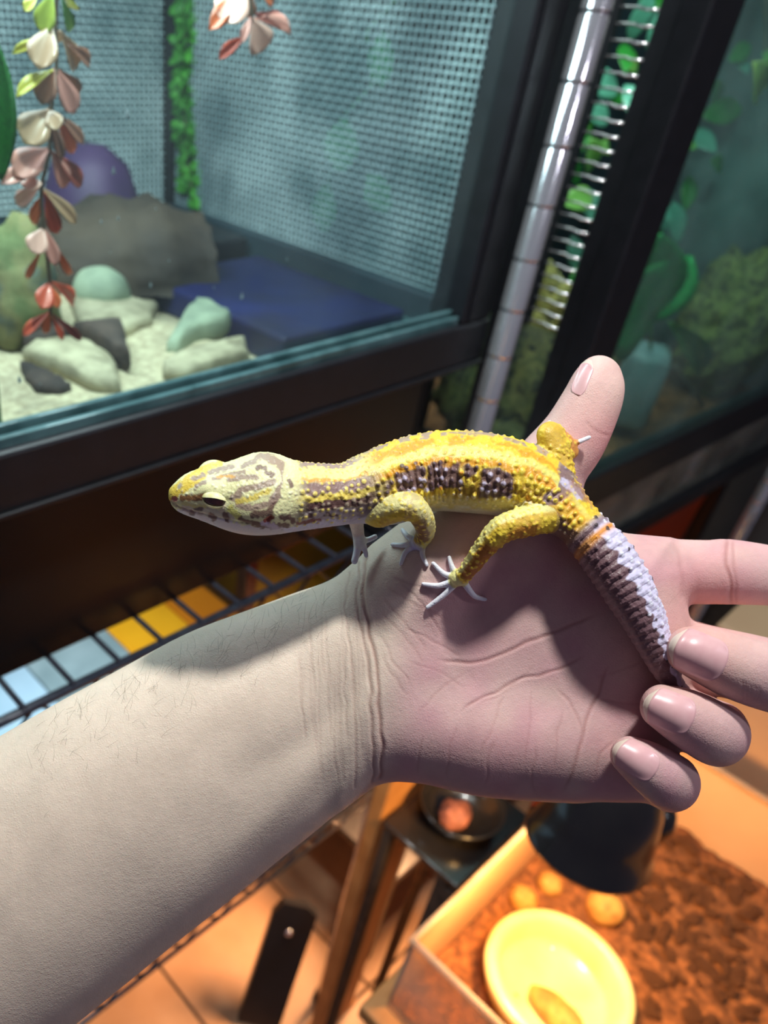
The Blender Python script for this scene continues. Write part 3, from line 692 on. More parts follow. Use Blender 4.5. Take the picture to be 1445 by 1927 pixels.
# left side: upper black board with the slotted vent, lower window with a mullion
ya, yb = 0.049, 0.089                                       # vent width
zv0, zv1 = 0.375, 0.80
rp('side_board', (0.004, 0.012), (0.03, ya), (0.215, H), 'black')
rp('side_board', (0.004, 0.012), (yb, Dp - .03), (0.375, H), 'black')
rp('side_board', (0.004, 0.012), (ya, yb), (zv1, H), 'black')
rp('side_board', (0.004, 0.012), (0.03, ya), (0.006, 0.215), 'black')
rp('side_board', (0.004, 0.012), (ya, Dp - .03), (0.006, 0.195), 'black')
rp('mullion', (0.002, 0.014), (0.108, 0.138), (0.195, 0.375), 'black')
rp('mullion', (0.002, 0.014), (0.205, 0.26), (0.195, 0.375), 'black')
rp('side_pane', (0.006, 0.009), (ya, 0.205), (0.195, 0.375), 'glass')
sl_me = None; z = zv0 + 0.006
while z < zv1:
    if sl_me is None:
        b = MB(); b.tube([(0, ya - .002, 0), (0, (ya + yb) / 2 - .006, -.0006), (0, (ya + yb) / 2, .0006), (0, yb + .002, 0)], 0.0012, 8)
        o = b.build('slat', M['chrome'], None, True); sl_me = o.data; o.parent = tr; o.location = (0.006, 0, z)
    else:
        o = bpy.data.objects.new('slat', sl_me); COL.objects.link(o); o.parent = tr; o.location = (0.006, 0, z)
    z += 0.0125
def inR(x, y, z): 
    c_, s_ = math.cos(RZ), math.sin(RZ); return Vector((RC.x + x * c_ - y * s_, RC.y + x * s_ + y * c_, RC.z + z))
# soil, moss wall, planting
o = heightmap('soil_bed', (0.016, Wd - .014), (0.034, Dp - .024), (40, 24), lambda x, y: 0.10 + 0.05 * y / Dp + 0.02 * n1(x, y, .06), 0.0065, 'coco'); o.location = RC; o.rotation_euler.z = RZ
tag(o, 'dark brown soil bed in the planted terrarium', 'soil', None, 'stuff')
b = blob('moss_mound', inR(0.135, 0.155, 0.25), (.078, .115, .15), 'moss', 'olive moss mound behind the vent side window of the planted terrarium', 'moss', .16, .02, 5)
b = blob('moss_mound', inR(0.80, 0.14, 0.24), (.10, .08, .13), 'moss', 'rounded olive moss mound in the depth of the planted terrarium', 'moss', .2, .03, 5, seed=4)
# frosted water dish edge, twigs, leaves
b = MB(); b.box((-.045, .045), (-.035, .035), (0, .13), .016); o = b.build('frosted_cup', M['greyplastic'], None, True); c = on(1180, 770, 1, .47); o.location = (c[0], c[1], RC.z + .125); o.rotation_euler.z = .4; tag(o, 'upright frosted grey plastic cup behind the front glass', 'cup')
def P3(u, v, y): return on(u, v, 1, y)
root = empty('round_leaf_plant', P3(1240, 620, .46), 'low plant with broad round green leaves beside the frosted cup', 'plant')
for (a, b_, w_) in (((1222, 600), (1252, 455), 84), ((1228, 605), (1305, 482), 96), ((1225, 610), (1180, 560), 60)):
    place_leaf(rl, P3(*a, .46), P3(*b_, .45), w_ / math.dist(a, b_), root, (-.7, -.7, .3))
MB().tube([P3(1224, 700, .47), P3(1224, 605, .46)], .0025, 7).build('stem', M['leafgreen'], root, True)
root = empty('sprig', P3(1440, 90, .45), 'sprig with a yellow green leaf hanging behind the front glass', 'plant')
place_leaf(leaf_mesh('leaf', LM['lime'], 1.0, .5), P3(1420, 118, .45), P3(1440, 192, .45), .4, root, (-.7, -.7, .3))
place_leaf(leaf_mesh('leaf', LM['green'], 1.0, .5), P3(1440, 100, .45), P3(1480, 170, .45), .4, root, (-.7, -.7, .3))
MB().tube([P3(1440, -40, .45), P3(1440, 100, .45)], .0015, 6).build('stem', M['stem'], root, True)
root = empty('grass_blade', P3(1305, 690, .43), 'single pale green blade growing from the soil by the cup', 'plant')
place_leaf(leaf_mesh('leaf', LM['green'], 1.0, .5), P3(1318, 700, .43), P3(1290, 622, .43), .22, root, (-.7, -.7, .3)).name = 'blade'
# feathery backdrop plant
root = empty('leafy_backdrop_plant', inR(.45, .40, .14), 'tall hazy blue green leafy plant filling the back of the planted terrarium', 'plant')
MB().tube([inR(.45, .40, .14), inR(.47, .41, .5), inR(.5, .40, .82)], .006, 8).build('stem', M['stem'], root, True)
bl = [leaf_mesh('leaf', LM['green'], .5, .5, .3), leaf_mesh('leaf', M['leafgreen'], .55, .5, .2), leaf_mesh('leaf', leaf_mat('leaf_teal', srgb(70, 130, 110)), .5, .5, .2)]
for q in range(90):
    h_ = random.uniform(.30, .80); xq = random.uniform(.36, .85); h_ = random.uniform(.42, .62) if xq < .52 else h_; p = inR(xq, .40 + random.uniform(-.10, .05), h_); d = Vector((random.uniform(-1, 1), random.uniform(-1, .2), random.uniform(-.9, .5))).normalized()
    place_leaf(random.choice(bl), p, p + d * random.uniform(.04, .09), 1.0, root, (-.6, -.7, .4))
b = MB(); b.tube([P3(1270, 690, .46), P3(1320, 760, .43), P3(1360, 800, .42)], [.005, .004, .003], 8); o = b.build('twig', M['stem'], None, True); tag(o, 'brown twig lying on the soil by the cup', 'twig')

# stand for the planted terrarium with things below
st = empty('metal_stand', (1.3, .6, 0), 'black metal stand carrying the planted terrarium', 'stand')
box('top_board', (0.84, 1.90), (0.385, 0.90), (RC.z - .03, RC.z - .003), M['black'], st, .003)
for x in (0.83, 1.84):
    for y in (0.415, 0.90): box('leg', (x, x + .03), (y - .03, y), (0, RC.z - .03), M['black'], st, .002)
box('lower_board', (0.86, 1.84), (0.385, 0.87), (0.30, 0.32), M['black'], st, .003)
def bin_(name, x, y, z, mt, label, cat, group=None, taper=.03, lid=None):
    r_ = empty(name, ((x[0] + x[1]) / 2, (y[0] + y[1]) / 2, z[0]), label, cat, group); b = MB(); t = .004; k = taper
    def ring(o_, zz, sh): return [(x[0] + sh + o_, y[0] + sh + o_, zz), (x[1] - sh - o_, y[0] + sh + o_, zz), (x[1] - sh - o_, y[1] - sh - o_, zz), (x[0] + sh + o_, y[1] - sh - o_, zz)]
    rs = [ring(0, z[0], k), ring(0, z[1] - .012, 0.004), ring(-.006, z[1] - .012, .004), ring(-.006, z[1], .004), ring(t, z[1], .004), ring(t, z[0] + t, k)]
    for r0 in rs: b.V += r0
    for i in range(5):
        for j in range(4): b.F.append((i * 4 + j, i * 4 + (j + 1) % 4, i * 4 + 4 + (j + 1) % 4, i * 4 + 4 + j))
    b.F.append((3, 2, 1, 0)); b.F.append((20, 21, 22, 23))
    b.build('body', M[mt], r_)
    if lid: MB().box((x[0] - .004, x[1] + .004), (y[0] - .004, y[1] + .004), (z[1], z[1] + .012), .003).build('lid', M[lid], r_)
    return r_
bin_('storage_bin', (1.12, 1.83), (0.40, 0.76), (0.321, 1.012), 'orange', 'large open orange plastic bin under the planted terrarium', 'bin')
post2 = empty('chrome_stand_post', (1.66, .27, 0), 'lone chrome upright in front of the orange bin', 'post'); 
post(1.60, .27, 0, RC.z + .04, post2)

# ------------------------------------------------------------------ lower shelf: things seen between the wires
ZL = CAMZ - 0.948 + 0.0075
def shelf_box(x, y, h, mt, label, lidmt=None, zb=ZL):
    return bin_('plastic_box', x, y, (zb, zb + h), mt, label, 'box', None, .006, lidmt or mt)
shelf_box((0.05, 0.315), (0.52, 0.95), .16, 'paleblue', 'pale blue lidded box on the lower shelf')
shelf_box((0.325, 0.45), (0.52, 0.95), .16, 'greyplastic', 'frosted grey lidded box beside the pale blue box')
shelf_box((0.46, 0.56), (0.52, 0.95), .16, 'yellow', 'bright yellow lidded box on the lower shelf')
shelf_box((0.57, 0.64), (0.52, 0.95), .16, 'amber', 'amber orange lidded box beside the yellow box')
shelf_box((0.645, 0.695), (0.52, 0.95), .10, 'bark', 'narrow dark brown box beside the rack post')
c = on(600, 1035, 2, 0.9); shelf_box((0.90, 1.30), (0.94, 1.3), .9, 'olive', 'tall olive green box standing on the floor behind the rack', zb=0.0)
light('under_shelf_fill', 'AREA', (0.28, 0.62, ZS - .05), 2.2, (0.86, 0.95, 1.0), 0.35, (0.3, 0.7, .8), size_y=.1)  # added cool fill so the boxes show between the wires, no fixture

# ------------------------------------------------------------------ wooden table, tub, bowl, lamps
tb = empty('wooden_table', (0.8, -.1, 0), 'low wooden table under the warm lit plastic tub', 'table')
TT = 0.716
box('table_top', (0.44, 1.12), (-.55, .19), (TT - .03, TT), M['wood'], tb, .004)
for x in (0.46, 1.06):
    for y in (-.53, .13): box('leg', (x, x + .04), (y, y + .04), (0, TT - .03), M['wood'], tb, .003)
tubr = empty('plastic_tub', (0.74, -.15, TT), 'translucent beige plastic tub of coconut fibre under the black heat lamp', 'tub')
X0, X1, Y0, Y1, RIM = 0.466, 1.018, -.50, .168, 0.88
for nm, x, y in (('side', (X0, X0 + .004), (Y0, Y1)), ('side', (X1, X1 + .004), (Y0, Y1)), ('side', (X0 + .004, X1), (Y1 - .004, Y1)), ('side', (X0 + .004, X1), (Y0, Y0 + .004))):
    box(nm, x, y, (TT + .004, RIM), M['tub' if x[0] == X0 else 'tubwall'], tubr)
box('bottom', (X0, X1 + .004), (Y0, Y1), (TT + .001, TT + .004), M['tubwall'], tubr)
MB().tube([(X0, Y0, RIM), (X0, Y1, RIM), (X1, Y1, RIM), (X1, Y0, RIM), (X0, Y0, RIM)], .006, 8).build('rim', M['tub'], tubr, True)
ZC = 0.732
sb_ = heightmap('coconut_substrate', (X0 + .005, X1 - .001), (Y0 + .005, Y1 - .005), (90, 110), lambda x, y: ZC + .016 * n1(x, y, .03) + .012 * n1(x, y, .011, 4) + .012 * np.clip((x - .8) / .2, 0, 9), TT + .0045, 'coco'); tag(sb_, 'coarse brown coconut fibre filling the plastic tub', 'substrate', None, 'stuff')
chm = None
for q in range(150):
    u, v = random.uniform(1190, 1440), random.uniform(1560, 1920); p = on(u, v, 2, ZC + .008)
    if not (X0 + .03 < p[0] < X1 - .02 and Y0 + .02 < p[1] < Y1 - .02): continue
    if chm is None:
        bm = bmesh.new(); bmesh.ops.create_icosphere(bm, subdivisions=2, radius=1)
        for v_ in bm.verts: v_.co = Vector((v_.co.x * (1 + .3 * math.sin(7 * v_.co.y)), v_.co.y * .7, v_.co.z * .45 * (1 + .3 * math.cos(9 * v_.co.x))))
        chm = bpy.data.meshes.new('coco_chip'); bm.to_mesh(chm); bm.free(); chm.materials.append(M['gourd']); chm.materials[0] = M['coco']
    s_ = random.uniform(.006, .013); o = inst('coco_chip', chm, (p[0], p[1], ZC + .004 + .012 * max(0, (p[0] - .8) / .2)), None, (random.uniform(-.4, .4), random.uniform(-.4, .4), random.uniform(0, 6)), (s_, s_, s_))
    tag(o, 'small brown coconut husk chip lying on the fibre in the tub', 'husk chip', 'husk chips in the tub')
for (u, v, r_, lb) in ((985, 1690, .020, 'smooth tan stone ball nearest the tub wall'), (1035, 1662, .018, 'rough tan stone ball under the lamp rim'), (1140, 1705, .026, 'large rough tan stone ball behind the cream bowl')):
    p = on(u, v, 2, ZC + r_ * .6); blob('stone_ball', (p[0], p[1], ZC + r_ * .55), (r_, r_, r_ * .85), 'gourd', lb, 'stone', .1, .012, 3)
pc = on(1045, 1850, 2, ZC + .03); BR = .092
bw = empty('water_bowl', (pc[0], pc[1], ZC), 'round cream bowl with a thick rim, lit yellow by the heat lamp', 'bowl')
MB().lathe([(.001, .004), (BR * .70, .004), (BR * .92, .016), (BR, .040), (BR * .99, .046), (BR * .93, .050), (BR * .85, .048), (BR * .80, .042), (BR * .765, .016), (BR * .70, .009), (.001, .008)], (pc[0], pc[1], ZC), 48).build('basin', M['bowl'], bw, True)
p = on(1052, 1895, 2, ZC + .03); blob('bark_chunk', (p[0], p[1], ZC + .020), (.020, .036, .011), 'gourd', 'tan brown chunk lying in the cream bowl', 'bark', .2, .012, 3)
# heat lamp dome, axis leaning
lc = Vector(on(1136, 1560, 1, .083)); lc = Vector(ray(1131, 1535)) * .77 + Vector(CAM)
down = Vector(RM @ np.array([-.12, .84, .53])).normalized()
Ml = down.rotation_difference(Vector((0, 0, -1))).inverted().to_matrix()
lp = empty('heat_lamp', lc, 'black dome heat lamp hanging over the plastic tub', 'lamp')
MB().lathe([(.004, .085), (.014, .085), (.022, .075), (.036, .06), (.05, .03), (.056, .0), (.060, -.030), (.065, -.036), (.065, -.040), (.058, -.038), (.052, 0), (.045, .03), (.03, .055), (.004, .06)], lc, 40, Ml).build('shade', M['lampblack'], lp, True)
q = lc + Ml @ Vector((.045, -.052, 0.0))
MB().lathe([(.0005, .018), (.010, .016), (.016, .0), (.012, -.02), (.0005, -.024)], lc + Vector(RM @ np.array([.060, .006, .0])), 16, Ml).build('hinge_knob', M['lampblack'], lp, True)
gl = lc + Vector(RM @ np.array([-.004, -.012, -.056]))
MB().lathe([(.0003, .003), (.0035, .002), (.0045, 0), (.0003, -.002)], gl, 14, Vector((0, 0, 1)).rotation_difference(Vector(RM @ np.array([0, 0, -1]))).to_matrix()).build('glint_metal', M['silver'], lp, True)  # small bluish metal disc put in as the glint on the shade
bulbm = mat('bulb', (1.0, .62, .25), None, emit=3.0)
MB().lathe([(.001, -.012), (.014, -.006), (.02, .01), (.012, .03), (.008, .05)], lc, 20, Ml).build('bulb', bulbm, lp, True)
cord = MB().tube(catmull(np.array([lc + Ml @ Vector((0, 0, .084)), lc + Ml @ Vector((0.02, 0.02, .2)), Vector((.70, .22, 1.15)), Vector((.70, .345, 1.21))]), 6), .003, 8).build('cord', M['lampblack'], lp, True)
light('heat_lamp_light', 'SPOT', lc + down * .05, 14, (1.0, .55, .18), .03, Vector((pc[0] + .06, pc[1], ZC)), spot=math.radians(150), blend=.6)
# dark bowl with a reddish lump behind the tub
p = on(880, 1530, 2, .80)
ck = empty('dark_crate', (p[0], .255, 0), 'dark crate standing between the tub and the rack, under the dark dish', 'crate')
for k in range(6): box('slat', (p[0] - .09, p[0] + .09), (.20, .215), (.02 + k * .124, .02 + k * .124 + .11), M['bark'], ck, .002)
for x in (p[0] - .09, p[0] + .075):
    for y in (.215, .315): box('corner', (x, x + .015), (y, y + .015), (0, .764), M['bark'], ck)
box('lid', (p[0] - .092, p[0] + .092), (.198, .333), (.764, .774), M['lampblack'], ck, .002)
p[1] = .268
bl2 = empty('dark_bowl', (p[0], p[1], .775), 'dark round dish holding a reddish lump behind the tub', 'dish')
MB().lathe([(.001, 0), (.035, 0), (.055, .02), (.062, .036), (.059, .037), (.052, .022), (.033, .006), (.001, .006)], (p[0], p[1], .775), 36).build('basin', M['lampblack'], bl2, True)
blob('reddish_lump', (p[0] - .012, p[1], .795), (.026, .022, .015), 'red', 'reddish pink lump lying in the dark dish', 'rock', .2, .012, 4)
# wooden upright right of the chrome post, beige cabinet beyond the tub, black bar with screw
a = on(735, 1480, 1, .34); wpx = (a[0], on(800, 1480, 1, .34)[0])
w_ = empty('wooden_upright', ((wpx[0] + wpx[1]) / 2, .35, 0), 'warm lit square wooden upright beside the chrome post', 'post')
box('board', wpx, (.34, .365), (0.012, 1.0), M['wood'], w_, .002); box('foot', (wpx[0] - .01, wpx[1] + .01), (.336, .372), (0, .012), M['wood'], w_, .002)
cb = empty('beige_cabinet', (1.35, .0, 0), 'smooth beige cabinet standing beyond the tub', 'cabinet')
box('body', (1.14, 1.55), (-.75, .16), (0.02, 1.02), M['tubwall'], cb, .006); box('plinth', (1.16, 1.53), (-.73, .14), (0, .02), M['black'], cb); box('door', (1.132, 1.1398), (-.73, .14), (.06, .98), M['tubwall'], cb, .002)
p0 = Vector(on(560, 1700, 1, .50)); p1 = Vector(on(478, 1945, 1, .44))
hb = empty('black_bracket', (p1.x, p1.y, 0), 'flat black bracket with a chamfered end and one screw, below the lower shelf', 'bracket')
dv = (p0 - p1); dv.normalize(); sd_ = Vector((1, -.8, .25)).normalized(); nn = dv.cross(sd_).normalized(); sd_ = nn.cross(dv)
b = MB(); low = p1 - dv * (p1.z / dv.z)
out = [(-.045, 0), (.045, 0), (.045, 1), (.02, 1.05), (-.03, 1.04), (-.045, .93)]
Ln = (p0 - low).length
for t_ in (-.012, .012):
    for (x, y) in out: b.V.append(tuple(low + sd_ * x + dv * (y * Ln * .96) + nn * t_))
b.F = [tuple(range(6)), tuple(range(11, 5, -1))] + [(i, i + 6, (i + 1) % 6 + 6, (i + 1) % 6) for i in range(6)]
b.build('plate', M['black'], hb)
sp = low + dv * (Ln * .78); fs = -1 if nn.dot(Vector(CAM) - sp) < 0 else 1
MB().lathe([(.0005, .004), (.006, .003), (.008, 0.0)], sp + nn * fs * .012, 14, Vector((0, 0, 1)).rotation_difference(nn * fs).to_matrix()).build('screw', M['silver'], hb, True)

# ================================================================== THE PERSON'S ARM AND HAND
fd = Field((-420, 630, -260), (1720, 2110, 300), 5.0)
fd.chain([(-380, 1948, 60, 312), (142, 1599, 40, 256), (420, 1412, 48, 226), (590, 1312, 56, 196), (715, 1262, 50, 188)], k=0, e=0.66, n=6)
PALM = [(655, 1080), (700, 1028), (760, 985), (850, 935), (950, 905), (1030, 905), (1072, 945), (1112, 985), (1180, 1006), (1262, 1016), (1290, 1075), (1288, 1140), (1296, 1180), (1300, 1250), (1280, 1340), (1262, 1430), (1235, 1500),
        (1195, 1506), (1050, 1500), (900, 1487), (810, 1466), (750, 1457), (700, 1466), (640, 1500), (590, 1420), (590, 1200)]
fd.pillow(PALM, 22, 82, 100, k=45)
fd.chain([(760, 1125, 14, 92), (860, 1060, 8, 104), (955, 1000, 4, 98), (1010, 935, 8, 80)], k=45)                 # thenar
fd.chain([(790, 1372, 22, 84), (920, 1392, 16, 94), (1080, 1408, 22, 88)], k=50)                                       # hypothenar
fd.chain([(1195, 1120, 30, 74), (1215, 1230, 30, 74), (1200, 1340, 30, 74), (1175, 1430, 34, 66)], k=40)              # finger pads
# thumb
fd.chain([(985, 955, 6, 82), (1030, 885, 6, 70), (1078, 826, 4, 63), (1110, 768, 2, 57), (1124, 733, 0, 52), (1129, 712, -2, 43)], k=25)
# index, straight
fd.chain([(1165, 1090, 40, 78), (1260, 1077, 46, 62), (1330, 1077, 52, 60), (1372, 1076, 56, 61), (1450, 1083, 66, 56), (1560, 1098, 85, 48), (1640, 1108, 100, 38)], k=18)
# middle: out behind, back in front
fd.chain([(1215, 1210, 50, 68), (1330, 1240, 58, 64), (1450, 1268, 50, 64), (1530, 1288, 10, 60)], k=14)
fd.chain([(1530, 1288, 10, 60), (1508, 1290, -60, 62), (1450, 1277, -98, 64), (1385, 1257, -112, 61), (1325, 1232, -116, 54), (1296, 1224, -114, 45)], k=10)
# ring
fd.chain([(1200, 1325, 40, 64), (1280, 1350, 40, 60), (1350, 1380, 20, 58)], k=14)
fd.chain([(1350, 1382, 20, 58), (1356, 1386, -60, 58), (1338, 1377, -98, 60), (1290, 1350, -116, 55), (1246, 1330, -116, 43)], k=10)
# little
fd.chain([(1170, 1430, 34, 58), (1225, 1456, 34, 54), (1262, 1474, 10, 52)], k=14)
fd.chain([(1264, 1474, 10, 52), (1266, 1475, -50, 52), (1252, 1465, -88, 53), (1215, 1440, -104, 47), (1184, 1421, -104, 37)], k=10)
HV, HQ = fd.mesh(); del fd
HV, HQ = subdivide(HV, HQ, 1)
HN = normals(HV, HQ); front = np.clip(-HN[:, 2] * 1.6 + .2, 0, 1)
# broad forms: tendon, soft unevenness
disp = (vnoise(HV + 13, 120, 1) - .5) * 5
d_, s_ = seg_dist(HV[:, :2], [(330, 1690), (480, 1560), (620, 1420), (700, 1300)]); disp += 6 * np.exp(-(d_ / 34) ** 2) * front * smooth01(s_ / 220)
d_, s_ = seg_dist(HV[:, :2], [(400, 1500), (560, 1400), (690, 1290)]); disp -= 4 * np.exp(-(d_ / 30) ** 2) * front * smooth01(s_ / 150)
red = np.zeros(len(HV))
def crease(pts, depth, sig, tint=0.5, allround=False):
    global disp, red
    lo = np.min(pts, 0) - 5 * sig; hi = np.max(pts, 0) + 5 * sig
    k = np.where((HV[:, 0] > lo[0]) & (HV[:, 0] < hi[0]) & (HV[:, 1] > lo[1]) & (HV[:, 1] < hi[1]))[0]
    if not len(k): return
    P2 = HV[k][:, :2]; P2 = P2 + np.stack([(vnoise(HV[k], 26, 11) - .5), (vnoise(HV[k], 26, 12) - .5)], 1) * 7
    q = catmull(np.array(pts, float), 6); d, s = seg_dist(P2, q); L = np.hypot(*np.diff(q, axis=0).T).sum()
    fade = smooth01(s / (L * .15 + 1)) * smooth01((L - s) / (L * .15 + 1)) if not allround else 1
    depth = depth * .38; sig = sig * .85
    g = np.exp(-(d / sig) ** 2) * fade * front[k]
    disp[k] -= depth * g; disp[k] += depth * .15 * np.exp(-((d - 2.3 * sig) / (1.6 * sig)) ** 2) * fade * front[k]
    red[k] = np.maximum(red[k], tint * g)
# wrist folds
crease([(688, 1052), (683, 1110), (692, 1180), (708, 1260), (714, 1340), (719, 1400), (716, 1462)], 7, 4.0, .9, True)
crease([(676, 1060), (672, 1130), (683, 1200), (694, 1280), (700, 1370), (702, 1470)], 4.5, 3.5, .6, True)
crease([(655, 1075), (650, 1150), (660, 1240), (668, 1340), (668, 1480)], 3.0, 3.2, .4, True)
for i in range(22):
    x = 560 + i * 6.4 + random.uniform(-3, 3); y0 = 1130 - i * 3 + random.uniform(-20, 160); y1 = y0 + random.uniform(120, 330); b_ = random.uniform(4, 16)
    crease([(x, y0), (x - 3 + b_ * .5, (y0 + y1) / 2), (x + b_, min(y1, 1480))], random.uniform(.9, 1.9), 2.6, .2)
# palm lines
crease([(1140, 1150), (1048, 1186), (974, 1217), (907, 1243), (850, 1246), (812, 1238)], 4.5, 3.8, .8)
crease([(1110, 1228), (1044, 1262), (974, 1280), (915, 1312), (858, 1345)], 3.8, 3.4, .7)
crease([(1150, 1240), (1128, 1300), (1106, 1352), (1088, 1410), (1070, 1470), (1052, 1500)], 4.5, 4.0, .7)
crease([(1040, 1290), (1076, 1330), (1094, 1370), (1090, 1420)], 2.5, 3.2, .4)
crease([(1215, 1240), (1165, 1262), (1120, 1275)], 2.0, 3.0, .3)
crease([(1220, 1325), (1160, 1322), (1120, 1316)], 1.8, 3.0, .3)
crease([(1115, 1480), (1130, 1420), (1160, 1390)], 2.0, 3.2, .3)
for (a, b_) in (((716, 1120), (812, 1228)), ((712, 1150), (800, 1250)), ((712, 1190), (776, 1290)), ((720, 1100), (850, 1170)), ((730, 1085), (860, 1130)), ((718, 1230), (770, 1310)), ((745, 1090), (835, 1200)), ((755, 1180), (870, 1238)), ((760, 1240), (880, 1300)), ((900, 1330), (1010, 1250)), ((780, 1345), (880, 1262)), ((950, 1300), (900, 1430)), ((1000, 1290), (985, 1440)), ((1060, 1330), (1040, 1450)), ((860, 1360), (840, 1470)), ((800, 1380), (785, 1462)), ((930, 1390), (915, 1485)), ((1010, 1400), (1005, 1496))):
    mx = ((a[0] + b_[0]) / 2 + random.uniform(-8, 8), (a[1] + b_[1]) / 2 + random.uniform(-8, 8)); crease([a, mx, b_], random.uniform(1.0, 2.0), 2.8, .3)
# finger joints
crease([(1368, 1012), (1366, 1050), (1372, 1090), (1376, 1140)], 5, 4.5, .8, True); crease([(1378, 1020), (1380, 1060), (1384, 1138)], 3, 4, .5, True)
crease([(1262, 1012), (1280, 1060), (1282, 1136)], 4, 6, .3)
crease([(1098, 792), (1118, 810), (1150, 822)], 1.6, 4, .25)
for i in range(5):
    crease([(1395 + 7 * i, 1275 + 4 * i), (1402 + 7 * i, 1300), (1396 + 7 * i, 1325)], 1.4, 3, .2); crease([(1340 + 6 * i, 1350 + 4 * i), (1338 + 7 * i, 1385), (1322 + 7 * i, 1420)], 1.2, 3, .15)
HV = HV + HN * disp[:, None]
HN = normals(HV, HQ); hbvh = BVHTree.FromPolygons(HV.tolist(), HQ.tolist())
def hw(u, v, dflt=0.0):
    r = hbvh.ray_cast(Vector((u, v, -800)), Vector((0, 0, 1))); return r[0].z if r[0] is not None else dflt
# skin colour: sallow forearm, rosier palm, pink fingertips and joints
u_, v_ = HV[:, 0], HV[:, 1]
C = np.tile(np.array(srgb(220, 201, 184)), (len(HV), 1))
palm = smooth01((u_ + .25 * (v_ - 1260) - 690) / 130)
C = mixc(C, srgb(202, 154, 160), palm * (.75 + .5 * (vnoise(HV, 45, 5) - .5)))
for (a, b_, r_, c_, s_) in ((1140, 760, 90, srgb(236, 200, 186), .7), (1300, 1230, 90, srgb(216, 170, 150), .6), (1150, 830, 60, srgb(228, 150, 150), .6), (1330, 1110, 90, srgb(222, 160, 158), .6), (880, 1150, 110, srgb(200, 150, 152), .4), (950, 1420, 130, srgb(206, 158, 154), .35)):
    C = mixc(C, c_, s_ * np.exp(-((u_ - a) ** 2 + (v_ - b_) ** 2) / r_ ** 2))
C = C * (1 + (vnoise(HV, 9, 8) - .5) * .07 + (vnoise(HV, 34, 9) - .5) * .10)[:, None]
C = mixc(C, srgb(150, 84, 74), np.clip(red, 0, 1) * .55)  # creases painted darker red: occlusion shade as well as the skin's own flush
sk = bpy.data.materials.new('skin'); sk.use_nodes = True; nt = sk.node_tree; pb = nt.nodes['Principled BSDF']
at = nt.nodes.new('ShaderNodeAttribute'); at.attribute_name = 'Col'; nt.links.new(at.outputs['Color'], pb.inputs['Base Color'])
pb.inputs['Roughness'].default_value = .56; pb.inputs['Specular IOR Level'].default_value = .3; pb.inputs['Subsurface Weight'].default_value = .18; pb.inputs['Subsurface Scale'].default_value = .003
pb.inputs['Subsurface Radius'].default_value = (1, .35, .2)
tc = nt.nodes.new('ShaderNodeTexCoord'); vo = nt.nodes.new('ShaderNodeTexVoronoi'); vo.inputs['Scale'].default_value = 1300; vo.feature = 'DISTANCE_TO_EDGE'
no = nt.nodes.new('ShaderNodeTexNoise'); no.inputs['Scale'].default_value = 700; no.inputs['Detail'].default_value = 3
ad = nt.nodes.new('ShaderNodeMath'); ad.operation = 'ADD'; bu = nt.nodes.new('ShaderNodeBump'); bu.inputs['Strength'].default_value = .35; bu.inputs['Distance'].default_value = .0003
nt.links.new(tc.outputs['Object'], vo.inputs['Vector']); nt.links.new(tc.outputs['Object'], no.inputs['Vector']); nt.links.new(vo.outputs['Distance'], ad.inputs[0]); nt.links.new(no.outputs['Fac'], ad.inputs[1]); nt.links.new(ad.outputs[0], bu.inputs['Height']); nt.links.new(bu.outputs['Normal'], pb.inputs['Normal'])
person = obj('person', to_world(HV), HQ, sk, None, True, C)
tag(person, "person's bare forearm and open palm, fingers curled round the gecko's tail", 'person')

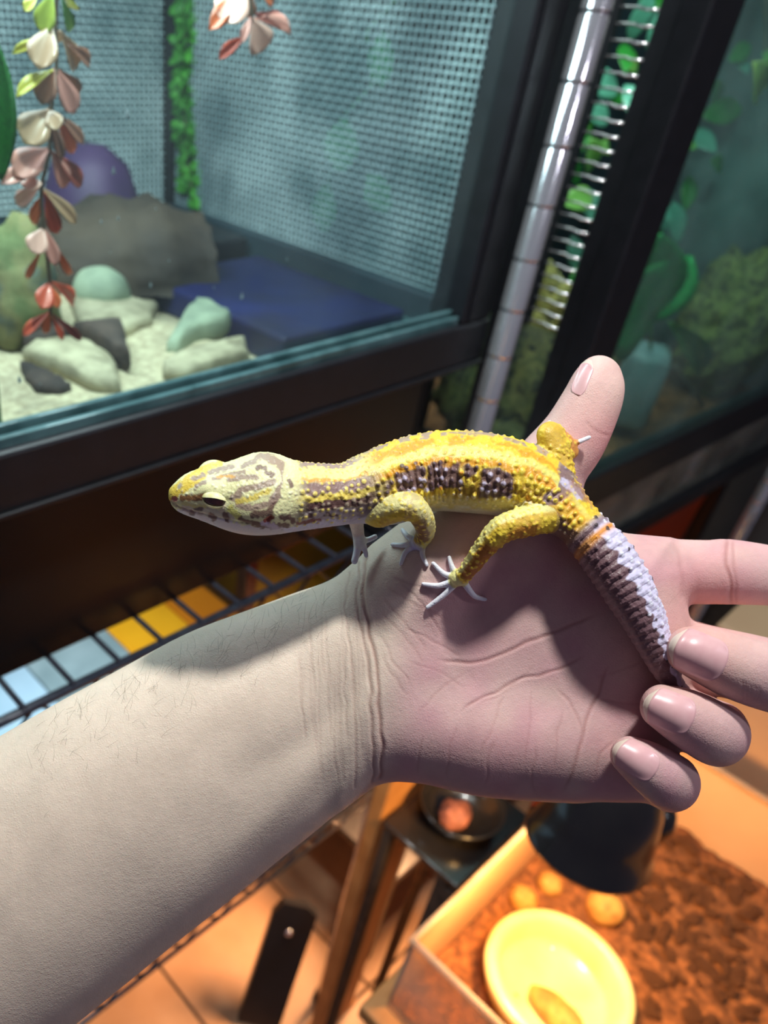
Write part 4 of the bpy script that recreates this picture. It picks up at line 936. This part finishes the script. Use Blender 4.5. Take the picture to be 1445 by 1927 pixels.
# fingernails: plates laid on the finger backs
nailm = mat('nail', srgb(216, 166, 170), srgb(222, 176, 178), 300, .35, coat=.1); nailtip = mat('nail_edge', srgb(222, 204, 190), None, rough=.35)
def nail(base, tip, width, lift=3.0):
    base = np.array(base, float); tip = np.array(tip, float); ax = tip - base; L = np.hypot(*ax); ax /= L; pe = np.array([-ax[1], ax[0]])
    n, m_ = 18, 14
    def plate(t0, t1, lift_):
        V = []; Fq = []; tl_ = {}
        for i in range(n + 1):
            t = t0 + (t1 - t0) * i / n
            wf = (max(0, 1 - max(0, (.30 - t) / .32) ** 2.4)) ** (1 / 2.4) * (1 - max(0, (t - .80) / .20) ** 2 * .34)
            for j in range(m_ + 1):
                x = j / m_ * 2 - 1; tt = t + .13 * (1 - x * x) * max(0, t - .5) * 2 - .02 * (1 - x * x) * max(0, .5 - t) * 2; tl_[len(V)] = t
                q = base + ax * tt * L + pe * x * width / 2 * wf
                w_ = hw(q[0], q[1], None); V.append([q[0], q[1], w_, x])
        W_ = np.array([[np.nan if v[2] is None else v[2]] for v in V]).reshape(n + 1, m_ + 1)
        mw = np.nanmedian(W_); W_ = np.where(np.isnan(W_), mw + 30, W_)
        for _ in range(6):                                   # a nail is smoother than the skin below it
            Wp = np.pad(W_, 1, mode='edge'); W_ = np.minimum(W_, (Wp[:-2, 1:-1] + Wp[2:, 1:-1] + Wp[1:-1, :-2] + Wp[1:-1, 2:]) / 4)
        top = [(v[0], v[1], W_.flat[i] - lift_ * (1 - .9 * v[3] ** 4) * min(1, .15 + tl_[i] / .35)) for i, v in enumerate(V)]
        bot = [(v[0], v[1], W_.flat[i] + 3.0) for i, v in enumerate(V)]; k = len(top)
        for i in range(n):
            for j in range(m_):
                a = i * (m_ + 1) + j; q = (a, a + 1, a + m_ + 2, a + m_ + 1); Fq.append(q[::-1]); Fq.append(tuple(x + k for x in q))
        ring = [j for j in range(m_ + 1)] + [i * (m_ + 1) + m_ for i in range(1, n + 1)] + [n * (m_ + 1) + j for j in range(m_ - 1, -1, -1)] + [i * (m_ + 1) for i in range(n - 1, 0, -1)]
        for a, b_ in zip(ring, ring[1:] + ring[:1]): Fq.append((a, b_, b_ + k, a + k))
        return top + bot, Fq
    V, Fq = plate(0, .90, lift); o = obj('fingernail', to_world(V), Fq, nailm, person, True)
    V, Fq = plate(.87, 1.0, lift * .9); e = obj('nail_edge', to_world(V), Fq, nailtip, person, True); e.parent = o; e.location = (0, 0, 0)
nail((1364, 1252), (1272, 1214), 82, 2.6); nail((1304, 1355), (1222, 1324), 74, 2.4); nail((1234, 1452), (1164, 1410), 62, 2.2)
nail((1084, 742), (1107, 684), 28, .8)
# fine forearm hair
hm = mat('arm_hair', srgb(104, 84, 64), None, rough=.6); mbh = MB()
for q in range(200):
    t = random.random(); u = random.uniform(60, 620); top = 1380 - .49 * u; v = top + 14 + abs(random.gauss(0, 60))
    w_ = hw(u, v, None)
    if w_ is None: continue
    a = random.gauss(-1.2, .5); L = random.uniform(14, 42); p0_ = np.array([u, v, w_]); d0 = np.array([math.cos(a), math.sin(a), -.12]); bend = random.uniform(-.6, .6)
    P = [p0_ + d0 * L * s_ + np.array([-d0[1], d0[0], 0]) * bend * L * s_ * s_ + np.array([0, 0, -1.5 * (s_ > 0)]) for s_ in (0, .33, .66, 1)]
    mbh.tube(to_world(np.array(P)), [.000022, .000026, .00002, .000008], 3, False)
hh = mbh.build('arm_hair', hm, person); hh['kind'] = 'stuff'

# ================================================================== THE LEOPARD GECKO
def hs(u, v, off): return hw(u, v, -40.0) - off
SP = [(337, 929, -168, 20), (351, 933, -168, 33), (376, 930, -168, 46), (420, 931, -168, 58), (470, 931, -166, 70), (510, 931, -162, 72), (560, 934, -152, 65), (620, 932, -136, 59), (660, 928, -125, 58), (700, 917, -112, 66), (760, 899, -98, 72), (820, 887, -90, 75), (880, 888, -92, 77), (940, 895, -94, 75), (990, 906, -96, 68), (1035, 932, -98, 57), (1072, 968, -104, 46), (1105, 1005, -112, 44),
      (1140, 1045, -118, 48), (1178, 1103, -118, 47), (1209, 1160, -112, 41), (1232, 1212, -102, 33), (1250, 1256, -92, 25), (1276, 1296, -78, 17), (1318, 1328, -64, 10), (1350, 1342, -56, 5)]
gf = Field((300, 772, -270), (1372, 1366, 40), 2.6)
gf.chain(SP, k=0, n=8)
gf.ellipsoid((402, 893, -135), (31, 28, 30), 14); gf.ellipsoid((404, 924, -205), (31, 22, 22), 12)       # brows
gf.ellipsoid((496, 886, -162), (44, 33, 52), 20); gf.ellipsoid((480, 968, -164), (70, 34, 60), 22)        # skull, jowl
gf.ellipsoid((735, 955, -110), (46, 30, 40), 24); gf.ellipsoid((1030, 968, -110), (44, 30, 46), 24)      # shoulder, hip
LEGS = {}
def leg(name, pts, k=12): LEGS[name] = catmull(np.array(pts, float), 6); gf.chain(pts, k=k, n=6)
def toe(pts, r0, r1, off=4.0, k=4, lift=None):
    q = []
    for i, (u, v) in enumerate(pts):
        w_ = hs(u, v, off) if lift is None else lift[i]
        q.append((u, v, w_, r0 + (r1 - r0) * i / (len(pts) - 1)))
    q[-1] = (*q[-1][:3], r1); gf.chain(q, k=k, n=5)
fw = hs(781, 1021, 9)
leg('front', [(712, 966, -140, 27), (748, 955, -164, 26), (778, 956, -168, 25), (797, 980, -148, 21), (800, 1004, fw - 22, 17), (789, 1022, fw, 14)])
for t in ([(783, 1016), (768, 1010), (757, 997)], [(780, 1021), (760, 1026), (738, 1025)], [(783, 1026), (764, 1038), (754, 1061)], [(796, 1024), (795, 1044), (803, 1063)]): toe(t, 6.5, 4.2)
bw_ = hs(864, 1088, 9)
leg('hind', [(1045, 972, -120, 24), (1015, 977, -140, 27), (985, 983, -152, 28), (945, 996, -158, 26), (915, 1026, -146, 21), (893, 1056, -128, 18), (876, 1078, bw_ - 8, 15), (862, 1090, bw_, 14)])
for t in ([(860, 1082), (851, 1068), (845, 1049)], [(856, 1084), (836, 1080), (815, 1060)], [(854, 1092), (826, 1102), (796, 1099)], [(857, 1098), (832, 1122), (804, 1143)], [(872, 1094), (884, 1112), (895, 1123), (913, 1128)]): toe(t, 7, 4.2)
leg('front_far', [(668, 970, -92, 16), (673, 998, -52, 12), (677, 1020, -46, 11)])
toe([(673, 1018), (672, 1036), (667, 1056)], 8, 6.5, lift=(-46, -48, -52)); toe([(681, 1018), (686, 1032), (689, 1046)], 6, 4.5, lift=(-46, -46, -46)); toe([(680, 1016), (692, 1016), (706, 1010)], 6, 5, lift=(-44, -40, -38))
leg('hind_far', [(1052, 905, -84, 30), (1048, 862, -84, 29), (1036, 820, -84, 27)]); leg('shin_far', [(1040, 822, -80, 22), (1062, 836, -72, 20), (1075, 850, -68, 14)], 6)
toe([(1066, 838), (1088, 832), (1109, 823)], 6, 4.2, lift=(-66, -70, -72)); toe([(1026, 812), (1030, 802), (1034, 794)], 6, 4, lift=(-70, -68, -66)); toe([(1014, 838), (1006, 842), (1002, 836)], 6, 4, lift=(-70, -66, -64))
GV, GQ = gf.mesh(); del gf
GV, GQ = subdivide(GV, GQ, 1)
GN = normals(GV, GQ)
# body coordinates of every vertex
sp = catmull(np.array(SP, float), 16); T = np.gradient(sp[:, :3], axis=0); T /= np.linalg.norm(T, axis=1, keepdims=True)
E1 = np.stack([T[:, 1], -T[:, 0], np.zeros(len(T))], 1); E1 /= np.linalg.norm(E1, axis=1, keepdims=True); E2 = np.cross(T, E1)
arc = np.r_[0, np.cumsum(np.linalg.norm(np.diff(sp[:, :3], axis=0), axis=1))]
best = np.full(len(GV), 1e9); bi = np.zeros(len(GV), int)
for i in range(len(sp)):
    d = ((GV - sp[i, :3]) ** 2).sum(1); k = d < best; best[k] = d[k]; bi[k] = i
rel = GV - sp[bi, :3]; S = arc[bi] + (rel * T[bi]).sum(1); nn_ = (rel * E1[bi]).sum(1) / sp[bi, 3]; bd = np.sqrt(best) - sp[bi, 3]
lab = np.zeros(len(GV), int); ld = np.where(bd < 3, bd, 1e3); legS = np.zeros(len(GV))
LN = list(LEGS); 
onleg = np.full(len(GV), 1e9); lid_ = np.zeros(len(GV), int)
for q, nm in enumerate(LN):
    P = LEGS[nm]; b_ = np.full(len(GV), 1e9); ii = np.zeros(len(GV), int)
    for i in range(len(P)):
        d = np.linalg.norm(GV - P[i, :3], axis=1) - P[i, 3]; k = d < b_; b_[k] = d[k]; ii[k] = i
    k = b_ < onleg; onleg[k] = b_[k]; lid_[k] = q; legS[k] = ii[k] / (len(P) - 1)
isleg = onleg < bd - 1.0
far = smooth01((np.minimum(onleg, bd) - 3) / 4)             # toes: beyond both skeletons
u_, v_ = GV[:, 0], GV[:, 1]
gu = sp[bi, 0]                                              # position along the body as u of the spine
nz1 = vnoise(GV, 26, 21) - .5; nz2 = vnoise(GV, 11, 22) - .5; nz3 = vnoise(GV, 5, 23) - .5
YEL = srgb(228, 196, 62); LEM = srgb(226, 222, 124); MINT = srgb(234, 232, 176); ORA = srgb(222, 150, 40); BRN = srgb(92, 66, 68); DBR = srgb(70, 44, 40); GRY = srgb(164, 140, 130); CRM = srgb(224, 208, 176); LAV = srgb(206, 200, 226); WHT = srgb(236, 236, 232); RBR = srgb(140, 84, 40)
def band(x, a, b, s=.08): return smooth01((x - a) / s + .5) * smooth01((b - x) / s + .5)
n = nn_ + nz2 * .16
C = np.tile(np.array(YEL), (len(GV), 1))
body = band(gu, 690, 1090, 60)
# trunk
C = mixc(C, LEM, band(n, .38, .62, .1) * body * .85)
C = mixc(C, ORA, band(n + nz1 * .25, .16, .36, .1) * body * .8)
C = mixc(C, ORA, band(n, .64, .84, .1) * smooth01((nz1 + .12) / .15) * body * .8)
C = mixc(C, GRY, smooth01((n - .86) / .05) * smooth01((vnoise(GV, 20, 31) - .45) / .12) * body * .9)
blot = smooth01((vnoise(np.stack([S, S * 0, S * 0], 1), 46, 33) - .40) / .18)
blx = np.zeros(len(GV))
for (a, b_, t, bt) in ((742, 800, .16, -.40), (802, 868, .20, -.46), (905, 968, .14, -.55), (700, 738, .08, -.25), (872, 896, .16, -.12)):
    blx = np.maximum(blx, band(u_ + nz1 * 14 + nz2 * 10, a, b_, 10) * band(n + nz1 * .1, bt, t, .1))
C = mixc(C, srgb(110, 80, 84), blx * body * .95)
C = mixc(C, RBR, band(n, -.62, -.05, .15) * (1 - blx) * body * smooth01((nz2 + .12) / .2) * .55)
C = mixc(C, srgb(206, 190, 140), smooth01((-.52 - n) / .2) * body * .85); C = mixc(C, srgb(214, 206, 196), smooth01((-.82 - n) / .12) * body)
# neck stripes
neck = 1 - smooth01((gu - 665) / 60); nk = neck * smooth01((gu - 520) / 40)
C = mixc(C, MINT, nk * .6); C = mixc(C, GRY, nk * smooth01((n - .84) / .08)); C = mixc(C, ORA, nk * band(n, .42, .52, .06) * .8)
C = mixc(C, srgb(146, 118, 112), nk * band(n, .02, .42, .08)); C = mixc(C, srgb(230, 204, 90), nk * band(n, -.20, .02, .06)); C = mixc(C, srgb(96, 66, 62), nk * band(n + nz1 * .08, -.46, -.18, .06))
C = mixc(C, srgb(184, 170, 166), nk * smooth01((-.42 - n) / .08)); C = mixc(C, srgb(220, 212, 224), nk * smooth01((-.74 - n) / .1)); C = mixc(C, srgb(104, 76, 74), nk * band(n + nz2 * .2, -.72, -.58, .06) * smooth01((nz1 + .05) / .1))
# shoulder fold
C = mixc(C, srgb(120, 96, 84), np.exp(-((u_ - 700) ** 2 / 40 ** 2 + (v_ - 950) ** 2 / 22 ** 2)) * (~isleg) * .8)
# head
hd = 1 - smooth01((gu - 530) / 40)
C = mixc(C, MINT, hd)
def stroke(pts, hwid, col, a=1.0, soft=3.0, m_=None):
    global C
    k = np.where((u_ > min(p[0] for p in pts) - hwid - 12) & (u_ < max(p[0] for p in pts) + hwid + 12) & (v_ > min(p[1] for p in pts) - hwid - 12) & (v_ < max(p[1] for p in pts) + hwid + 12))[0]
    P2 = np.stack([u_[k], v_[k]], 1) + np.stack([nz2[k], nz3[k]], 1) * 6
    q = catmull(np.array(pts, float), 5) if len(pts) > 2 else np.array(pts, float); d, s = seg_dist(P2, q)
    al = smooth01((hwid - d) / soft + .5) * a
    if m_ is not None: al = al * m_[k]
    C[k] = C[k] * (1 - al[:, None]) + np.array(col)[None, :] * al[:, None]
GB = srgb(162, 138, 124)
for pts, w_, c_ in (([(318, 930), (350, 912), (380, 890)], 12, YEL), ([(352, 955), (392, 962), (430, 975)], 9, srgb(206, 196, 176)), ([(340, 968), (400, 984), (470, 1000), (560, 1002)], 10, srgb(214, 204, 214)),
                    ([(345, 938), (382, 936)], 6, RBR), ([(395, 888), (440, 878)], 5, GB), ([(402, 902), (430, 893), (460, 888)], 4, GB), ([(362, 902), (385, 893)], 4, GB), ([(368, 915), (385, 908)], 4, GB), ([(338, 915), (340, 913)], 5, srgb(170, 160, 150)), ([(388, 880), (415, 872)], 5, srgb(240, 216, 90)), ([(430, 903), (455, 898), (480, 898)], 5, GB), ([(410, 897), (440, 896)], 3, srgb(222, 170, 90)),
                    ([(458, 877), (478, 868), (490, 858)], 5, GB), ([(500, 860), (520, 868), (536, 884), (537, 905), (526, 925), (512, 944)], 8, GB), ([(486, 879), (498, 880)], 5, srgb(120, 92, 84)), ([(500, 889), (512, 894)], 5, srgb(120, 92, 84)),
                    ([(452, 922), (470, 918), (495, 912), (515, 906)], 6, GB), ([(436, 938), (450, 930), (446, 946), (470, 956), (500, 950), (520, 938)], 6, GB), ([(446, 943), (470, 940), (490, 930), (508, 922)], 5, srgb(228, 206, 96)),
                    ([(478, 968), (500, 966), (520, 950)], 7, srgb(112, 80, 74)), ([(452, 976), (480, 986), (510, 990), (540, 988)], 5, srgb(110, 70, 64)), ([(424, 968), (428, 978)], 6, srgb(112, 76, 66)), ([(396, 970), (402, 976)], 6, srgb(120, 84, 74)), ([(370, 955), (376, 958)], 5, srgb(96, 72, 74)), ([(360, 965), (364, 966)], 4, srgb(96, 72, 74)),
                    ([(434, 958), (446, 970)], 7, LEM), ([(456, 965), (464, 972)], 5, MINT), ([(346, 948), (384, 954)], 3, srgb(226, 216, 140)), ([(416, 962), (420, 950)], 4, CRM), ([(529, 975), (545, 975), (552, 982)], 5, srgb(110, 74, 70)), ([(495, 985), (520, 992)], 5, srgb(206, 190, 206)),
                    ([(543, 872), (540, 900), (536, 930), (532, 955)], 7, MINT), ([(524, 950), (518, 962)], 5, MINT), ([(545, 905), (548, 915)], 4, srgb(120, 92, 84)), ([(560, 985), (600, 978)], 3, srgb(140, 80, 70)), ([(540, 998), (600, 990), (640, 988)], 5, srgb(222, 216, 236))):
    stroke(pts, w_, c_, .92, 4, (hd + nk > .05).astype(float) * (~isleg))
stroke([(326, 938), (330, 941)], 5, srgb(196, 100, 100), .9); stroke([(320, 944), (345, 958), (380, 967)], 2.0, srgb(150, 110, 104), .6, 3)
stroke([(503, 980), (510, 974)], 6, srgb(150, 66, 54), .95, 2.5)
# hips and tail
hip = smooth01((gu - 1040) / 30); tl = smooth01((gu - 1096) / 10)
stroke([(1062, 888), (1066, 905), (1058, 930), (1035, 938)], 13, srgb(132, 108, 112), .95, 5, (~isleg).astype(float)); stroke([(1060, 905), (1080, 920), (1090, 934)], 7, srgb(204, 196, 220), .9, 5, (~isleg).astype(float)); stroke([(1078, 908), (1100, 940)], 6, srgb(146, 104, 90), .7, 5, (~isleg).astype(float))
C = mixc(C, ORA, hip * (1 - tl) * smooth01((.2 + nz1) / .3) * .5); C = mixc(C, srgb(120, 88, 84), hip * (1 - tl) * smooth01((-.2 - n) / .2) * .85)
tn = nn_ - .06 + nz2 * .22 + .10 * np.sin(S * 2 * math.pi / 32)
PBR = srgb(112, 82, 88)
tailc = mixc(np.tile(np.array(PBR), (len(GV), 1)), LAV, smooth01((tn - .22) / .10)); tailc = mixc(tailc, srgb(150, 122, 124), smooth01((-.55 - nn_) / .3))
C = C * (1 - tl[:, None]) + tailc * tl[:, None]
sr = arc[np.argmin(np.abs(sp[:, 0] - 1098))]
rg = np.exp(-((S - sr - 30) / 7.0) ** 2) * (gu > 1060) * (~isleg)
C = mixc(C, srgb(232, 150, 36), rg * .95); C = mixc(C, srgb(190, 140, 90), rg * smooth01((.1 - nn_) / .3) * .8)
C = mixc(C, srgb(128, 104, 108), np.exp(-((S - sr - 10) / 9.0) ** 2) * (gu > 1060) * (~isleg) * .8)
# legs
for q, nm in enumerate(LN):
    k = isleg & (lid_ == q); a = legS
    if nm in ('front', 'hind', 'hind_far', 'shin_far'):
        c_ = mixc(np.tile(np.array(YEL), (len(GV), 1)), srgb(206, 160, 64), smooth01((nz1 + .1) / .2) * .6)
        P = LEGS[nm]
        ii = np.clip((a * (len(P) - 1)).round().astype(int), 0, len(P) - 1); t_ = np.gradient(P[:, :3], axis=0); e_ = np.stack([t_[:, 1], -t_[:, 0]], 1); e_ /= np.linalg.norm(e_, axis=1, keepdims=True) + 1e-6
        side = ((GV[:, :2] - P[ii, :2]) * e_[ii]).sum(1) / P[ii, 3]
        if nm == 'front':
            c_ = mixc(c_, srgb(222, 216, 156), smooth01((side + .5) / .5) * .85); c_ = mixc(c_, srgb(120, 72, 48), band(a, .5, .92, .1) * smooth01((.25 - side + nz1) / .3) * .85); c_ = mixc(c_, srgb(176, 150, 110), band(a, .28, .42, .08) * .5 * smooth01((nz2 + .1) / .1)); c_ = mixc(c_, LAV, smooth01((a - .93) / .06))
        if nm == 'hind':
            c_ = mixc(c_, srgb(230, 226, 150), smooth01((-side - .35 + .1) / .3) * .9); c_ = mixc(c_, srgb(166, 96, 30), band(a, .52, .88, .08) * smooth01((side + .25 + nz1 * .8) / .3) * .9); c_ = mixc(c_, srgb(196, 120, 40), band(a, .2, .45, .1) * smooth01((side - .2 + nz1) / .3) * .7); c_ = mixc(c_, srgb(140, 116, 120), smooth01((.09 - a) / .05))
            c_ = mixc(c_, srgb(226, 220, 150), smooth01((a - .92) / .05))
        if nm == 'shin_far': c_ = mixc(c_, srgb(206, 130, 70), np.full(len(GV), .8))
    else: c_ = np.tile(np.array(srgb(238, 216, 200)), (len(GV), 1)); c_ = mixc(c_, WHT, smooth01((a - .5) / .4))
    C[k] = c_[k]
C = mixc(C, srgb(226, 226, 236), far * (~((gu > 1000) & (bd < 8))) * (onleg < 90) * ((legS > .82) | ((far > .9) & np.isin(lid_, [LN.index('shin_far'), LN.index('hind_far')]) & (bd > 12))))
# ---- tubercles: real bumps, each with its own colour
TUB = []                                                    # centre, radius, height, colour, strength
def jit(x): return RNG.normal(0, x)
row = 0; i = 0
s_at = 0.0
while s_at < arc[-1] - 30:
    j = min(int(np.searchsorted(arc, s_at)), len(sp) - 1); c0 = sp[j, :3]; r_ = sp[j, 3]; uu = sp[j, 0]; row += 1
    if uu < 545: step, sp_a, tr_, th_ = 9.0, 10.0, 3.0, 1.0
    elif uu < 690: step, sp_a, tr_, th_ = 12.5, 12.5, 5.0, 2.6
    elif uu < 1098: step, sp_a, tr_, th_ = 14.0, 14.0, 5.6, 3.6
    else: step, sp_a, tr_, th_ = 16.0, max(13, r_ * .52), max(2.5, 5.8 * r_ / 48), max(1.5, 4.6 * r_ / 48)
    m_ = max(6, int(2 * math.pi * r_ / sp_a))
    for a in range(m_):
        ph = (a + .5 * (row % 2)) / m_ * 2 * math.pi + jit(.05); cn = math.cos(ph)
        if uu < 1098 and cn < -.86: continue
        if uu < 545 and (cn < -.1 or RNG.random() < .35): continue
        if RNG.random() < .08: continue
        p = c0 + (E1[j] * cn + E2[j] * math.sin(ph)) * r_ + T[j] * jit(1.6 if uu < 1098 else .6)
        if uu >= 1098 and cn < .3: tr_ , th_ = max(2.2, 4.2 * r_ / 48), max(.9, 1.9 * r_ / 48)
        elif uu >= 1098: tr_, th_ = max(2.5, 5.8 * r_ / 48), max(1.5, 4.4 * r_ / 48)
        TUB.append((p, tr_ * (1 + jit(.12)) * (.75 if cn < -.6 else .72 if (cn > .34 and uu < 1098) else 1), th_ * (1 + jit(.15)) * (.6 if cn < -.6 else .42 if (.34 < cn < .88 and uu < 1098) else .75 if (cn >= .88 and uu < 1098) else 1), uu, cn, 'b'))
    s_at += step
for nm in LN:
    if nm == 'front_far': continue
    P = LEGS[nm]; t_ = np.gradient(P[:, :3], axis=0); t_ /= np.linalg.norm(t_, axis=1, keepdims=True); L = np.linalg.norm(np.diff(P[:, :3], axis=0), axis=1).sum()
    for q in range(int(L / 9.0)):
        j = int(q * 9.0 / L * (len(P) - 1)); ax_ = t_[j]; a1 = np.cross(ax_, [0, 0, 1.0]); a1 /= np.linalg.norm(a1); a2 = np.cross(ax_, a1); r_ = P[j, 3]; m_ = int(2 * math.pi * r_ / 10)
        for a in range(m_):
            if RNG.random() < .2: continue
            ph = (a + .5 * (q % 2)) / m_ * 2 * math.pi + jit(.12); TUB.append((P[j, :3] + (a1 * math.cos(ph) + a2 * math.sin(ph)) * r_ + ax_ * jit(2), 4.0 * (1 + jit(.15)), (2.6 if nm == 'hind_far' else 1.5) if nm != 'front' else .9, 0, 0, 'l'))
kd = KDTree(len(GV))
for i, p in enumerate(GV): kd.insert(p, i)
kd.balance()
gd = (vnoise(GV, 4.2, 41) - .5) * .9
# skin folds running down the flank
flank = body * band(nn_, -.7, .3, .2) * (~isleg); gd = gd + flank * 1.2 * np.sin(S / 14.0 * 2 * math.pi + nz1 * 2.5)
ph = (S / 16.0) % 1.0; gd = gd + tl * (~isleg) * (3.0 * (1 - np.abs(2 * ph - 1.25)).clip(-1, 1)) * np.clip(sp[bi, 3] / 48, .25, 1)
mv = np.where(far > .3, 0, 1.0); gd = gd * mv
for (p, r_, h_, uu, cn, kind) in TUB:
    hit = kd.find(p)
    if hit[2] > (16 if kind == 'b' else 7): continue
    i0 = hit[1]
    if kind == 'b' and isleg[i0]: continue
    if kind == 'l' and (not isleg[i0] or far[i0] > .2): continue
    c0 = GV[i0]; nb = kd.find_range(c0, r_ * 1.5)
    ix = np.array([q[1] for q in nb]); dd = np.array([q[2] for q in nb]) / (r_ * 1.5)
    f_ = (1 - dd * dd).clip(0) ** 2; gd[ix] = gd[ix] + h_ * f_
    base = C[i0].copy(); lum = base.mean(); cm = smooth01((.62 - dd) / .25)
    if kind == 'l': tc_ = np.array(srgb(240, 214, 70)) if lum > .03 else base; s_ = .62
    elif uu < 545: tc_ = base * .6 + np.array(WHT) * .4; s_ = .6
    elif uu < 690: tc_ = (base * .5 + np.array(CRM) * .5) if lum < .2 else np.array(srgb(240, 220, 110)); s_ = .8
    elif uu < 1098:
        if blx[i0] > .5: tc_ = np.array(srgb(92, 70, 78)) if RNG.random() < .68 else np.array(srgb(196, 186, 208))
        elif cn < -.55: tc_ = np.array(srgb(222, 206, 166))
        elif cn > .86 and lum < .25: tc_ = np.array(srgb(206, 200, 196))
        else: tc_ = np.array(srgb(236, 212, 76)) if RNG.random() < .85 else np.array(ORA)
        s_ = .9 if cn < .34 else .45
        if .05 < cn < .30 and RNG.random() < .35 and 740 < uu < 975: tc_ = np.array(srgb(96, 74, 78))
    else:
        if cn > .3: tc_ = np.array(srgb(226, 226, 240)) if RNG.random() < .70 else np.array(srgb(64, 52, 54))
        else: tc_ = base * .55 + np.array(srgb(210, 196, 196)) * .45; cm = smooth01((.32 - dd) / .25)
        s_ = .9
    al = (cm * s_)[:, None]; C[ix] = C[ix] * (1 - al) + tc_[None, :] * al
# mouth line, ear pit
def gcrease(pts, depth, sig):
    global gd
    k = np.where((GN[:, 2] < .2) & (u_ < 620))[0]; q = catmull(np.array(pts, float), 5); d, s = seg_dist(np.stack([u_[k], v_[k]], 1), q); gd[k] -= depth * np.exp(-(d / sig) ** 2)
gcrease([(320, 944), (345, 957), (385, 968), (430, 979), (470, 986)], 1.8, 2.2); gcrease([(503, 981), (510, 975)], 5, 4); gcrease([(327, 939), (330, 940)], 2.5, 3); gcrease([(385, 932), (405, 950), (426, 942)], 2.0, 5)
C = C * (1 + nz3 * .16 * (1 - far))[:, None]
GV2 = GV + GN * gd[:, None]
gm = bpy.data.materials.new('gecko_skin'); gm.use_nodes = True; nt = gm.node_tree; pb = nt.nodes['Principled BSDF']
at = nt.nodes.new('ShaderNodeAttribute'); at.attribute_name = 'Col'; nt.links.new(at.outputs['Color'], pb.inputs['Base Color']); pb.inputs['Roughness'].default_value = .46; pb.inputs['Specular IOR Level'].default_value = .45
pb.inputs['Subsurface Weight'].default_value = .10; pb.inputs['Subsurface Scale'].default_value = .0015
tc = nt.nodes.new('ShaderNodeTexCoord'); vo = nt.nodes.new('ShaderNodeTexVoronoi'); vo.inputs['Scale'].default_value = 2200; bu = nt.nodes.new('ShaderNodeBump'); bu.inputs['Strength'].default_value = .3; bu.inputs['Distance'].default_value = .0002
nt.links.new(tc.outputs['Object'], vo.inputs['Vector']); nt.links.new(vo.outputs['Distance'], bu.inputs['Height']); nt.links.new(bu.outputs['Normal'], pb.inputs['Normal'])
gecko = obj('leopard_gecko', to_world(GV2), GQ, gm, None, True, C)
tag(gecko, 'yellow and brown spotted leopard gecko with a lavender ringed tail, standing on the hand', 'gecko')
# eye and lids
gb = BVHTree.FromPolygons(GV2.tolist(), GQ.tolist())
def gw(u, v): return gb.ray_cast(Vector((u, v, -800)), Vector((0, 0, 1)))[0].z
ec = np.array([404.5, 940.0, gw(404, 940) + 7.0]); ang = math.radians(10)
def patch(rx, ry, rz, ylo, yhi, m_, name, th=1.6, nx=28, ny=12):
    V = []; Fq = []
    for k_ in (0, 1):
        g_ = 1 - k_ * th / rx
        for i in range(nx + 1):
            x = math.sin((i / nx - .5) * math.pi) * .999; e = math.sqrt(1 - x * x)
            for j in range(ny + 1):
                t = j / ny; y = e * (ylo(x, e) + (yhi(x, e) - ylo(x, e)) * t); z = math.sqrt(max(0, 1 - x * x - y * y))
                px_, py_ = x * rx * g_, y * ry * g_; V.append((ec[0] + px_ * math.cos(ang) - py_ * math.sin(ang), ec[1] + px_ * math.sin(ang) + py_ * math.cos(ang), ec[2] - z * rz * g_))
    n_ = (nx + 1) * (ny + 1); g = lambda k_, i, j: k_ * n_ + i * (ny + 1) + j
    for i in range(nx):
        for j in range(ny): Fq += [(g(0, i, j), g(0, i, j + 1), g(0, i + 1, j + 1), g(0, i + 1, j)), (g(1, i, j), g(1, i + 1, j), g(1, i + 1, j + 1), g(1, i, j + 1))]
        for j in (0, ny): Fq.append((g(0, i, j), g(0, i + 1, j), g(1, i + 1, j), g(1, i, j)))
    return obj(name, to_world(V), Fq, m_, gecko, True)
eyem = mat('eye', srgb(92, 44, 34), srgb(70, 30, 24), 900, .12, coat=.8); lidm = mat('eyelid', srgb(240, 236, 190), srgb(232, 226, 150), 700, .5)
patch(22, 15, 13, lambda x, e: -1, lambda x, e: 1, eyem, 'eye')
patch(25, 18, 16, lambda x, e: -1, lambda x, e: -.14 + .10 * x * x, lidm, 'eyelid', 2.0)
patch(24.5, 17.5, 14.5, lambda x, e: .80, lambda x, e: 1.0, lidm, 'eyelid', 2.0)
